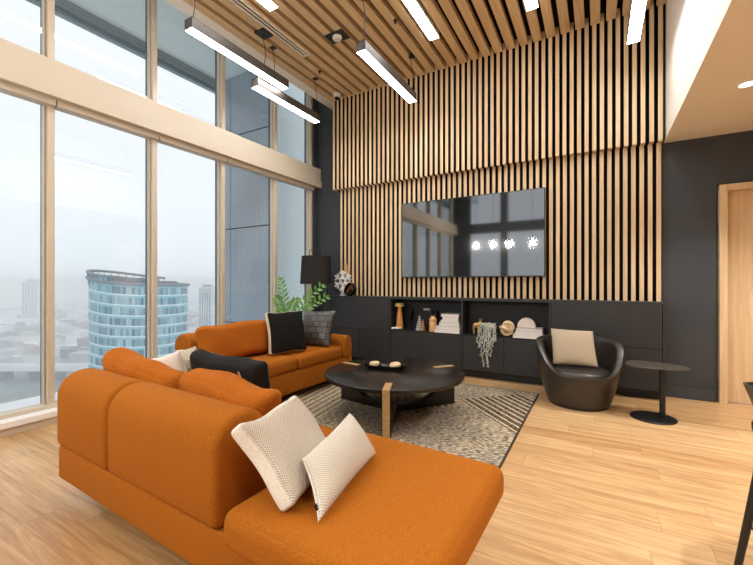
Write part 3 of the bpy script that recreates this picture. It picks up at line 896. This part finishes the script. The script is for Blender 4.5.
SA = thing('sofa', 'orange fabric chaise sofa seen from behind in the foreground', 'sofa', (-2.60, .955, 0), rad(-2))
build('base', MB().softbox(0, 2.10, 0, .72, .115, .30, .018, n=2), 'orange', SA)
build('back', MB().loft(back_profile(-.012, .25, .296, .705, .125), .004, .579, .03), 'orange', SA, smooth=50)
build('back', MB().loft(back_profile(-.012, .25, .296, .705, .125), .591, 1.415, .03), 'orange', SA, smooth=50)
build('seat_cushion', MB().softbox(.02, .72, .2, .775, .295, .425, .05, (0, 0, .012)), 'orange', SA)
build('seat_cushion', MB().softbox(.72, 1.395, .2, .775, .295, .425, .05, (0, 0, .012)), 'orange', SA)
build('chaise_cushion', MB().softbox(1.485, 2.235, -.045, .815, .285, .425, .045, (.004, .004, .012), n=12), 'orange', SA)
zz = .425 - .006
for (x, y) in ((.2, .2), (1.9, .2), (.2, .56), (1.9, .56)):
    build('leg', MB().box(x - .03, x + .03, y - .03, y + .03, .0125 if y > .4 else 0, .116), 'black', SA, smooth=0)
build('fabric_tag', MB().box(-.008, .004, .02, .05, .20, .235), 'black', SA, smooth=0)

# cushions on the foreground sofa
def lift(mb, rest):
    if rest is not None:
        d = rest - min(p[2] for p in mb.v); mb.v = [(p[0], p[1], p[2] + d) for p in mb.v]
    return mb
def pillow(name, label, A, B, C, D, t, mats, pinch=.06, wob=0., seed=0, cat='cushion', flat=.55, bk=1.0, rest=None):
    mb = lift(MB().quad_pillow(A, B, C, D, t, pinch=pinch, wob=wob, seed=seed, flat=flat, bk=bk), rest)
    o = build(name, mb, mats, smooth=60)
    tag(o, label, cat); return o
def box_pillow(name, label, c, xa, up, w, h, t, mats, r=.06, puff=.03, pinch=.04, wob=.0, seed=0, cat='cushion', rest=None):
    # width along xa, height along up, thickness across; front face looks along -(xa x up)... i.e. up x xa
    xa = Vector(xa).normalized(); up = Vector(up); up = (up - xa * up.dot(xa)).normalized(); ya = up.cross(xa)
    mb = MB().softbox(-w / 2, w / 2, -t / 2, t / 2, -h / 2, h / 2, r, (0, puff, 0), n=10)
    loc = list(mb.v); V2 = []
    for p in loc:
        a, b, d = p[0] / (w / 2), p[1] / (t / 2), p[2] / (h / 2)
        x = p[0] * (1 - pinch * (1 - min(1, d * d))); z = p[2] * (1 - pinch * (1 - min(1, a * a)))
        y = p[1] + wob * (math.sin(a * 4.2 + seed) * math.sin(d * 3.4 + seed * 1.7) + .5 * math.sin(a * 9 + d * 5 + seed * 2.3))
        x += wob * .7 * math.sin(d * 4 + seed); z += wob * .9 * math.sin(a * 5.2 + seed * .7)
        V2.append(tuple(Vector(c) + xa * x + ya * y + up * z))
    for k, f in enumerate(mb.f):
        cy = sum(loc[i][1] for i in f) / len(f)
        mb.m[k] = 0 if cy < -t * .36 else 1
        mb.uv[k] = [(loc[i][0] / w + .5, loc[i][2] / h + .5) for i in f]
    mb.v = V2
    o = build(name, lift(mb, rest), mats, smooth=60)
    tag(o, label, cat); return o
box_pillow('back_cushion', 'crumpled orange cushion tipped over the sofa back by the windows', (-2.43, 1.33, .58), (1, .06, -.17), (.0, -.20, 1), .68, .24, .17, ['orange_c', 'orange_c'], .075, .02, .03, .012, 1.2, rest=.44)
box_pillow('back_cushion', 'crumpled orange cushion leaning on the sofa back beside the white pillows', (-1.645, 1.33, .58), (1, -.03, -.085), (0, -.16, 1), .69, .25, .18, ['orange_c', 'orange_c'], .075, .02, .02, .011, 3.1, rest=.44)
o = box_pillow('throw_pillow', 'large cream dotted pillow leaning against the end of the sofa back', (-1.02, 1.105, .55), (-.20, .97, .02), (-.20, -.03, .24), .385, .33, .07, ['knit1', 'boucle'], .02, .03, .10, .004, .5, rest=.436)
o = pillow('throw_pillow', 'ivory dotted lumbar pillow lying on the chaise in front of the larger cream pillow', (-.896, 1.03, .574), (-1.0, 1.48, .585), (-.85, 1.465, .437), (-.765, .955, .434), .13, ['knit2', 'knit2'], .06, .003, 2., bk=.1, rest=.442)
build('label_tag', MB().box(-.004, .004, -.012, .012, -.02, .01), 'smoke', o, loc=(-.79, .985, .470), rot=(0, rad(-40), rad(12)))
o = box_pillow('throw_pillow', 'black pillow with woven leather front lying behind the orange cushions', (-1.96, 1.59, .62), (-1, .06, .0), (0, -.2, 1), .68, .315, .10, ['wovenl', 'black_cloth'], .035, .035, .06, .006, 4., rest=.44)
build('zipper', MB().tube([(-1.735, 1.46, .705), (-1.71, 1.467, .65), (-1.69, 1.482, .58), (-1.672, 1.50, .5)], .005, 6), 'tan', o)
pillow('throw_pillow', 'white pillow wedged between orange cushions and black pillow, one corner pointing up', (-2.70, 1.49, .68), (-2.37, 1.52, .765), (-2.32, 1.58, .50), (-2.60, 1.57, .45), .10, ['boucle', 'boucle'], .07, .006, 2.6, rest=.44)
pillow('knitted_throw', 'beige chunky knitted throw bunched beside the white pillow', (-2.60, 1.64, .72), (-2.40, 1.66, .765), (-2.32, 1.70, .46), (-2.57, 1.70, .44), .08, ['throw', 'throw'], .06, .015, 5., cat='throw', rest=.44)

# ------------------------------------------------------------------ sofa B (by the windows)
SB = thing('sofa', 'orange fabric sofa along the windows facing the coffee table', 'sofa', (-2.655, 3.0, 0), rad(-1.7))
build('base', MB().softbox(-.77, 0, -.86, .93, .09, .305, .018, n=2), 'orange', SB)
def rotprof(y0, y1, z0, z1, r, a, b):
    mb = MB().loft(back_profile(y0, y1, z0, z1, r), a, b, .024)
    mb.v = [(p[1], -p[0], p[2]) for p in mb.v]      # local x -> -y, profile y -> x
    return mb
build('back', rotprof(-.775, -.52, .30, .725, .12, .003, .86), 'orange', SB, smooth=50)
build('back', rotprof(-.775, -.52, .30, .725, .12, -.76, -.003), 'orange', SB, smooth=50)
build('seat_cushion', MB().softbox(-.51, .012, -.85, -.005, .30, .445, .05, (0, 0, .014)), 'orange', SB)
build('seat_cushion', MB().softbox(-.51, .012, .0, .755, .30, .445, .05, (0, 0, .014)), 'orange', SB)
mb = MB().loft(back_profile(.76, .93, .30, .565, .08), -.775, .012, .024)
build('armrest', mb, 'orange', SB, smooth=50)
for (x, y) in ((-.7, -.76), (-.07, -.76), (-.7, .85), (-.07, .85)):
    build('leg', MB().box(x - .03, x + .03, y - .03, y + .03, .0125 if x > -.2 else 0, .092), 'black', SB, smooth=0)
box_pillow('back_cushion', 'smooth orange back cushion at the near end of the window sofa', (-3.075, 2.56, .63), (-.03, 1, .015), (-.20, 0, 1), .80, .35, .17, ['orange_c', 'orange_c'], .06, .02, .02, .006, .7, rest=.455)
box_pillow('back_cushion', 'orange back cushion half hidden behind the black velvet pillow', (-3.06, 3.22, .65), (-.03, 1, .015), (-.20, 0, 1), .43, .37, .17, ['orange_c', 'orange_c'], .06, .02, .02, .006, 1.9, rest=.455)
o = box_pillow('throw_pillow', 'black velvet pillow with cream side standing on the window sofa', (-2.86, 3.035, .66), (.16, .46, .01), (-.20, .03, 1), .42, .44, .09, ['fur', 'cream_cloth'], .028, .035, .06, .003, 1., rest=.463)
o = pillow('throw_pillow', 'woven black leather pillow leaning on the far arm of the window sofa', (-3.10, 3.60, .85), (-2.68, 3.68, .87), (-2.67, 3.54, .46), (-3.05, 3.46, .46), .15, ['wovenl', 'black_cloth'], .04, .002, 0., flat=.5, bk=.4, rest=.463)

# small side table behind the window sofa's arm
t = thing('end_table', 'narrow beech end table behind the far arm of the window sofa', 'table', (-2.86, 4.065, .0125))
build('top', MB().box(-.10, .10, -.07, .07, .37, .395), 'cream', t, smooth=0, bev=.003)
for sx in (-1, 1):
    for sy in (-1, 1): build('leg', MB().box(sx * .085 - .013, sx * .085 + .013, sy * .055 - .013, sy * .055 + .013, 0, .37), 'amber_wood', t, smooth=0)

# ------------------------------------------------------------------ floor lamp and plant in the corner
t = thing('floor_lamp', 'black floor lamp with a tapered drum shade in the window corner', 'lamp', (-3.64, 4.50, 0))
build('lamp_shade', MB().lathe([(.238, 1.185), (.215, 1.60), (.212, 1.60), (.235, 1.185)], n=48, cap=False), 'lampshade', t, smooth=50)
build('shade_top', MB().lathe([(.213, 1.592), (.213, 1.597)], n=40), 'lampshade', t)
for a in (40, 160, 280):
    c, s_ = math.cos(rad(a)), math.sin(rad(a))
    build('leg', MB().tube([(.13 * c, .13 * s_, .02), (.13 * c, .13 * s_, 1.60)], .006, 8), 'pend', t)
build('handle_ring', MB().tube([(-.13, 0, 1.597), (-.13, 0, 1.68), (-.11, 0, 1.70), (.11, 0, 1.70), (.13, 0, 1.68), (.13, 0, 1.597)], .006, 8), 'pend', t)
build('base', MB().lathe([(.17, 0), (.17, .015), (.16, .022)], n=40), 'black', t)
t = thing('potted_plant', 'green potted plant with arching stems of glossy leaves behind the window sofa', 'plant', (-3.72, 3.965, 0))
build('pot', MB().lathe([(.12, 0), (.15, .02), (.17, .5), (.16, .5), (.15, .46)], n=32), 'pot', t)
build('soil', MB().lathe([(.152, .44), (.152, .455)], n=28), 'black_back', t)
Rp = random.Random(11)
stems = [(-.08, -.045, 1.22), (.40, .23, 1.15), (.45, .26, 1.0), (-.12, -.07, .97), (.02, .15, .95)]
for k, e in enumerate(stems):
    b = Vector((.03 * math.cos(k), .03 * math.sin(k), .45)); e = Vector(e)
    m = b.lerp(e, .45) + Vector((0, 0, .10)) - Vector((e.x, e.y, 0)) * .25
    pts = []
    for i in range(13):
        q = i / 12; pts.append(b * (1 - q) ** 2 + m * 2 * q * (1 - q) + e * q * q)
    st = build('stem', MB().tube(pts, [.010 * (1 - i / 15) for i in range(13)], 7), 'stem', t)
    ml = MB()
    for i in range(5, 13):
        d = (pts[i] - pts[i - 1]).normalized()
        side = d.cross(Vector((.5, -.8, .2))).normalized()
        for s in (-1, 1):
            dd = side * s + d * .75 + Vector((0, 0, .1))
            leafquad(ml, pts[i] + d * .012 * s, dd, Vector((.5, -.8, .3)), .125 * (1 - .35 * (i - 4) / 9), .042, .1)
    leafquad(ml, pts[-1], pts[-1] - pts[-2], Vector((.8, -.5, .3)), .08, .03)
    build('leaves', ml, 'leaf', st, smooth=0)

# ------------------------------------------------------------------ coffee table
CT = thing('coffee_table', 'round black wood coffee table with brass strips on three legs', 'table', (-1.64, 3.165, .0125))
zt = .367
build('table_top', MB().lathe([(.635, zt - .034), (.642, zt - .03), (.642, zt - .003), (.638, zt)], n=96), 'black_oak', CT, smooth=40)
for ang in (52, 172, 292):
    a = rad(ang); cr, sr = math.cos(a), math.sin(a)
    poly = [(0, 0), (.640, 0), (.640, zt - .034), (.50, zt - .034)]
    for i in range(1, 13):
        q = PI / 2 * i / 12
        poly.append((.50 - .24 * (1 - math.cos(q)), .062 + (zt - .034 - .062) * (1 - math.sin(q))))
    poly.append((0, .062))
    w = .036
    fn = lambda r, z, tt, cr=cr, sr=sr: (r * cr - tt * sr, r * sr + tt * cr, z)
    lg = build('leg', MB().prism(poly, fn, -w, w), 'black_oak', CT, smooth=30)
    mbx = MB().prism([(.626, 0), (.6445, 0), (.6445, zt + .0015), (.626, zt + .0015)], fn, -.029, .029).prism([(.43, zt - .001), (.626, zt - .001), (.626, zt + .0015), (.43, zt + .0015)], fn, -.029, .029)
    build('brass_strip', mbx, 'brass', lg, smooth=0)
t = thing('serving_tray', 'black boat-shaped tray on the coffee table holding two wood rounds', 'tray', (-1.752, 3.20, .3805), rad(11.5))
mb = MB(); n = 40
def oval(k, sx, sy, p=3.2):
    a = 2 * PI * k / n; c, s_ = math.cos(a), math.sin(a)
    return sx * math.copysign(abs(c) ** (2 / p), c), sy * math.copysign(abs(s_) ** (2 / p), s_)
lev = [(.17, .045, 0), (.205, .062, .018), (.215, .066, .034), (.208, .060, .034), (.19, .05, .014), (.001, .001, .012)]
vs = []
for (sx, sy, z) in lev:
    for k in range(n):
        x, y = oval(k, sx, sy); vs.append((x, y, z + (.014 * (abs(x) / .215) ** 3 if z > .015 else 0)))
fs = [tuple(reversed(range(n)))] + [(i * n + k, i * n + (k + 1) % n, (i + 1) * n + (k + 1) % n, (i + 1) * n + k) for i in range(len(lev) - 1) for k in range(n)]
mb.add(vs, fs); build('tray', mb, 'dark_ceramic', t, smooth=40)
for x, r, lb in ((-.105, .058, 'pale wooden round lying at the left end of the black tray'), (.10, .062, 'pale wooden round leaning at the right end of the black tray')):
    o = build('wooden_round', MB().lathe([(r * .8, 0), (r * .86, .008), (r * .86, .02), (r * .74, .03), (r * .3, .033)], n=26), 'paleknot',
              loc=Vector((-1.752, 3.20, .4045)) + Vector((x * math.cos(rad(11.5)), x * math.sin(rad(11.5)), .006)), rot=(rad(7 if x > 0 else 2), 0, 0))
    tag(o, lb, 'ornament', 'wooden rounds in the tray')

# ------------------------------------------------------------------ armchair
AC = thing('armchair', 'dark leather tub armchair in front of the charcoal cabinet', 'armchair', (-.165, 4.325, 0), rad(-90 + 14))
def sm(a, b, x):
    q = max(0, min(1, (x - a) / (b - a))); return q * q * (3 - 2 * q)
n = 72
rows = []
def rimz(p): return .305 + .30 * sm(rad(34), rad(98), p) + .025 * sm(rad(95), rad(170), p)
def shell_pt(phi, kind, q):
    p = abs((phi + PI) % (2 * PI) - PI)
    h = rimz(p)
    if kind == 'out':
        z = .025 + (h - .025) * q
        r = .285 + .135 * math.sin(min(1, z / .62) * PI / 2) ** .9
    else:
        z = h - (h - .24) * q
        r = .285 + .135 * math.sin(min(1, z / .62) * PI / 2) ** .9 - .062 - .02 * sm(rad(40), rad(120), p) - .03 * q
    return r, z
vs = []; lv_ = []
for q in [0, .12, .25, .4, .55, .7, .85, .95]: lv_.append(('out', q))
lv_ += [('rim', 0), ('rim', 1), ('rim', 2)]
for q in [.05, .15, .3, .5, .7, .85, 1]: lv_.append(('in', q))
for kd, q in lv_:
    for j in range(n):
        phi = 2 * PI * j / n
        if kd == 'rim':
            ro, zo = shell_pt(phi, 'out', 1); ri, zi = shell_pt(phi, 'in', 0)
            f = (.12, .5, .88)[q]; r = ro + (ri - ro) * f; z = zo + .022 * math.sin(PI * (.25 + .5 * q / 2 * 1))
        else: r, z = shell_pt(phi, kd, q)
        vs.append((r * math.cos(phi) * .94, r * math.sin(phi) * .94, z))
fs = [(i * n + j, i * n + (j + 1) % n, (i + 1) * n + (j + 1) % n, (i + 1) * n + j) for i in range(len(lv_) - 1) for j in range(n)]
fs.append(tuple(reversed(range(n)))); fs.append(tuple((len(lv_) - 1) * n + j for j in range(n)))
build('shell', MB().add(vs, fs), 'leather', AC, smooth=60)
build('seat_cushion', MB().lathe([(.02, .25), (.25, .25), (.272, .285), (.273, .32), (.255, .35), (.19, .362), (.001, .366)], n=48, c=(.03, 0, 0)), 'leather', AC, smooth=60)
build('foot_ring', MB().lathe([(.26, 0), (.27, .0), (.27, .026), (.2, .026)], n=40), 'black', AC)
pillow('throw_pillow', 'beige linen pillow propped in the dark leather armchair', (-.42, 4.37, .725), (-.035, 4.41, .715), (.01, 4.27, .385), (-.385, 4.22, .385), .13, ['linen', 'linen'], .03, 0, 0)

# ------------------------------------------------------------------ pebble side table
t = thing('side_table', 'small dark side table with a pebble-shaped top right of the armchair', 'table', (.43, 4.165, 0))
build('base', MB().lathe([(.172, 0), (.174, .003), (.174, .008), (.17, .011)], n=56), 'black', t)
build('post', MB().tube([(.07, .02, .008), (.07, .02, .462)], .023, 18), 'black', t)
poly = []
for k in range(48):
    a = 2 * PI * k / 48
    r = .245 + .055 * math.cos(a) ** 3 + .03 * math.cos(2 * a) + .012 * math.cos(3 * a + .4)
    poly.append((r * math.cos(a) * .84 - .03, r * math.sin(a) * .80))
build('top', MB().prism(poly, lambda a, b, tt: (a, b, tt), .462, .474), 'table_grey', t, bev=.003)

# ------------------------------------------------------------------ bar stool at the right edge
t = thing('bar_stool', 'black bar stool cut off by the right edge of the photo', 'stool', (.722, 2.05, 0), rad(20))
build('seat', MB().lathe([(.02, .60), (.17, .60), (.187, .612), (.188, .635), (.175, .65), (.02, .655)], n=40), 'leather', t)
prof = []
mb = MB()
vs = []
for i in range(13):
    a = rad(55 + 250 * i / 12) ; 
    zt_ = .745 + .05 * math.sin(PI * i / 12)
    for (r, z) in ((.165, .648), (.215, zt_), (.203, zt_ + .004), (.152, .648)): vs.append((r * math.cos(a), r * math.sin(a), z))
fs = []
for i in range(12):
    for j in range(4): fs.append((i * 4 + j, (i + 1) * 4 + j, (i + 1) * 4 + (j + 1) % 4, i * 4 + (j + 1) % 4))
fs += [(0, 1, 2, 3), (48 + 3, 48 + 2, 48 + 1, 48)]
build('backrest', mb.add(vs, fs), 'leather', t, smooth=40)
for sx in (-1, 1):
    for sy in (-1, 1):
        build('leg', MB().tube([(sx * .10, sy * .10, .605), (sx * .165, sy * .165, 0)], [.019, .013], 12), 'black', t)
q = .142
build('footrest', MB().tube([(-q, -q, .2), (q, -q, .2), (q, q, .2), (-q, q, .2)], .01, 8, closed=True), 'black', t)

# ------------------------------------------------------------------ the city outside
GZ = -65.0
struct(build('ground', MB().box(-2600, -15, -1500, 1800, GZ - 1, GZ), 'cground', smooth=0))
def polar(u, tt):     # bearing as tangent off the view axis, forward distance
    a = (u - 376.5) / 382.0
    return (a * .8660 - .5) * tt, (a * .5 + .8660) * tt
# round glass tower
cx_, cy_ = polar(141, 122); TR = 13.4
t = thing('glass_tower', 'round blue-green glass office tower right outside the windows', 'building', (cx_, cy_, GZ))
H = 65.6; n = 72
def crown(a): return 2.9 * (.5 + .5 * math.cos(a - rad(210))) ** 2
mb = MB(); vs = []; uvs = []
for i in (0, 1):
    for j in range(n + 1):
        a = 2 * PI * j / n; vs.append((TR * math.cos(a), TR * math.sin(a), (H + crown(a)) * i)); uvs.append((j * 1.6, i * 22.0))
mb.add(vs, [(j, j + 1, n + 1 + j + 1, n + 1 + j) for j in range(n)], 0, uvs)
mb.add([(TR * math.cos(2 * PI * j / n), TR * math.sin(2 * PI * j / n), H) for j in range(n)], [tuple(range(n))], 1)
build('facade', mb, ['tower', 'bld2'], t, smooth=30)
mb = MB()
mb.tube([(TR * 1.02 * math.cos(a), TR * 1.02 * math.sin(a), H + crown(a) + 1.6) for a in [rad(120 + 10 * k) for k in range(19)]], .45, 6)
mb.tube([(TR * 1.02 * math.cos(a), TR * 1.02 * math.sin(a), H + crown(a)) for a in [rad(10 * k) for k in range(36)]], .5, 6, closed=True)
for k in range(36):
    a = rad(10 * k); mb.tube([(TR * math.cos(a), TR * math.sin(a), H), (TR * 1.02 * math.cos(a), TR * 1.02 * math.sin(a), H + crown(a) + (1.6 if 120 <= 10 * k <= 300 else .3))], .12, 5)
build('crown_rail', mb, 'bld4', t)
build('plant_room', MB().box(-6, 5, -7, 3, H, H + 2.2).box(1, 8, -2, 7, H, H + 1.2), 'bld4', t, smooth=0)
def slab(u, tt, w, z1, label, mat='tower2'):
    x, y = polar(u, tt)
    t = thing('high_rise', label, 'building', (x, y, GZ), rad(30))
    h = z1 - GZ
    build('block', MB().box(-w / 2, w / 2, -w / 2.6, w / 2.6, 0, h), mat, t, smooth=0)
    mb = MB()
    for k in range(5): mb.box(-w / 2 + w * (k + .25) / 5, -w / 2 + w * (k + .7) / 5, -w / 2.6 - .3, -w / 2.6, h * .12, h * .97)
    build('glazing', mb, 'tower2g', t, smooth=0)
    build('podium', MB().box(-w * .8, w * .9, -w * .8, w * .6, 0, 7), 'bld0', t, smooth=0)
    build('roof_box', MB().box(-w * .3, w * .35, -w * .2, w * .2, h, h + 2.5), 'bld4', t, smooth=0)
slab(34.5, 640, 25, 4.5, 'pale slab high-rise far away beyond the left window')
slab(207, 420, 13, -3, 'hazy pale high-rise right of the round glass tower')
# low-rise city
groups = 'low-rise buildings of the distant city'
protos = []
Rc = random.Random(21)
for k in range(8):
    w, d_, h = Rc.uniform(9, 26), Rc.uniform(8, 16), Rc.uniform(4, 9)
    o = build('city_building', MB().box(-w / 2, w / 2, -d_ / 2, d_ / 2, 0, h).box(-w / 4, w / 6, -d_ / 4, d_ / 5, h, h + 1.4).box(-w / 2 - .4, w / 2 + .4, -d_ / 2 - .4, d_ / 2 + .4, h - .6, h - .2), 'bld%d' % (k % 6), smooth=0)
    tag(o, 'pale low-rise building in the hazy city below the windows', 'building', groups)
    protos.append(o)
spots = []
for k in range(1500):
    if len(spots) >= 240: break
    u = Rc.uniform(-8, 92) if Rc.random() < .9 else Rc.uniform(190, 218)
    tt = 230 * (950 / 230.) ** (Rc.random() ** .8)
    x, y = polar(u, tt)
    if any((x - a) ** 2 + (y - b) ** 2 < 30 ** 2 for a, b in spots) or abs(tt - 262) < 45 or (abs(tt - 640) < 55 and 5 < u < 65) or (abs(tt - 420) < 40 and u > 100): continue
    spots.append((x, y)); k = len(spots) - 1
    o = protos[k % 8]
    if k >= 8: o = o.copy(); COL.objects.link(o)
    o.location = (x, y, GZ); o.rotation_euler = (0, 0, rad(Rc.choice((0, 90)) + 25 + Rc.uniform(-4, 4)))
tp = []
for k in range(260):
    u = Rc.uniform(-8, 92); tt = 240 * (900 / 240.) ** Rc.random()
    x, y = polar(u, tt)
    if any((x - a) ** 2 + (y - b) ** 2 < 27 ** 2 for a, b in spots) or abs(tt - 262) < 45 or (abs(tt - 640) < 40 and 15 < u < 60): continue
    spots.append((x, y)); k = len(tp) if len(tp) < 3 else 3 + len(spots)
    if k < 3:
        mb = MB()
        for q in range(5): mb.ball((Rc.uniform(-5, 5), Rc.uniform(-4, 4), Rc.uniform(2.5, 5)), Rc.uniform(2.5, 5), n=10, k=6)
        o = build('city_tree', mb, 'tree_far', smooth=60); tag(o, 'dark grey clump of trees between the distant low-rise buildings', 'tree', 'trees of the distant city'); tp.append(o)
    else: o = tp[k % 3].copy(); COL.objects.link(o)
    o.location = (x, y, GZ); o.rotation_euler = (0, 0, Rc.uniform(0, 6))
# viaduct
x, y = polar(20, 262)
t = thing('viaduct', 'long white elevated roadway at the lower left of the city view', 'bridge', (x, y, GZ), rad(30))
build('deck', MB().box(-90, 55, -6, 6, 7, 8.2), 'bld1', t, smooth=0)
build('parapet', MB().box(-90, 55, -6.3, -6, 7, 10).box(-90, 55, 6, 6.3, 7, 10), 'bld0', t, smooth=0)
for k in range(8): build('pier', MB().box(-82 + k * 18, -80 + k * 18, -4, 4, 0, 7), 'bld4', t, smooth=0)

# haze over the city
hz = bpy.data.materials.new('city_haze'); hz.use_nodes = True
nt = hz.node_tree; nt.nodes.clear()
o_ = nt.nodes.new('ShaderNodeOutputMaterial'); vs_ = nt.nodes.new('ShaderNodeVolumeScatter')
vs_.inputs['Color'].default_value = (.945, .98, 1, 1); vs_.inputs['Density'].default_value = .0017; vs_.inputs['Anisotropy'].default_value = .35
L(nt, vs_.outputs[0], o_.inputs['Volume'])
M['haze'] = hz
fog = build('city_haze', MB().box(-2590, -60, -1490, 1790, GZ - 6, 14), 'haze', smooth=0)
fog['kind'] = 'stuff'; tag(fog, 'pale mist hanging over the city outside the windows', 'haze')

# ------------------------------------------------------------------ sky, camera, view
w = bpy.data.worlds.new('overcast_sky'); S.world = w; w.use_nodes = True
nt = w.node_tree
bg = nt.nodes['Background']
tc = nt.nodes.new('ShaderNodeTexCoord'); sp = nt.nodes.new('ShaderNodeSeparateXYZ'); L(nt, tc.outputs['Generated'], sp.inputs[0])
rm = nt.nodes.new('ShaderNodeMapRange'); rm.inputs[1].default_value = -.05; rm.inputs[2].default_value = .45
L(nt, sp.outputs[2], rm.inputs[0])
L(nt, mixc(nt, rm.outputs[0], lin((236, 244, 252)), lin((246, 250, 254))), bg.inputs['Color'])
bg.inputs['Strength'].default_value = 1.09

cd = bpy.data.cameras.new('camera'); cam = bpy.data.objects.new('camera', cd); COL.objects.link(cam)
cam.location = (0, 0, 1.2); cam.rotation_euler = (rad(90), 0, rad(30))
cd.sensor_width = 36; cd.lens = 36 * 382 / 753.
cd.shift_y = (283 - 282.5) / 753.
cd.clip_end = 5000; cd.clip_start = .05
S.camera = cam
S.view_settings.view_transform = 'Standard'; S.view_settings.look = 'None'; S.view_settings.gamma = 1
S.view_settings.exposure = 0.12; S.view_settings.use_curve_mapping = False
cy = S.cycles
cy.use_denoising = True
cy.max_bounces = 10; cy.diffuse_bounces = 5; cy.glossy_bounces = 4; cy.transmission_bounces = 4; cy.transparent_max_bounces = 24; cy.volume_bounces = 3
cy.sample_clamp_indirect = 6; cy.caustics_reflective = False; cy.caustics_refractive = False
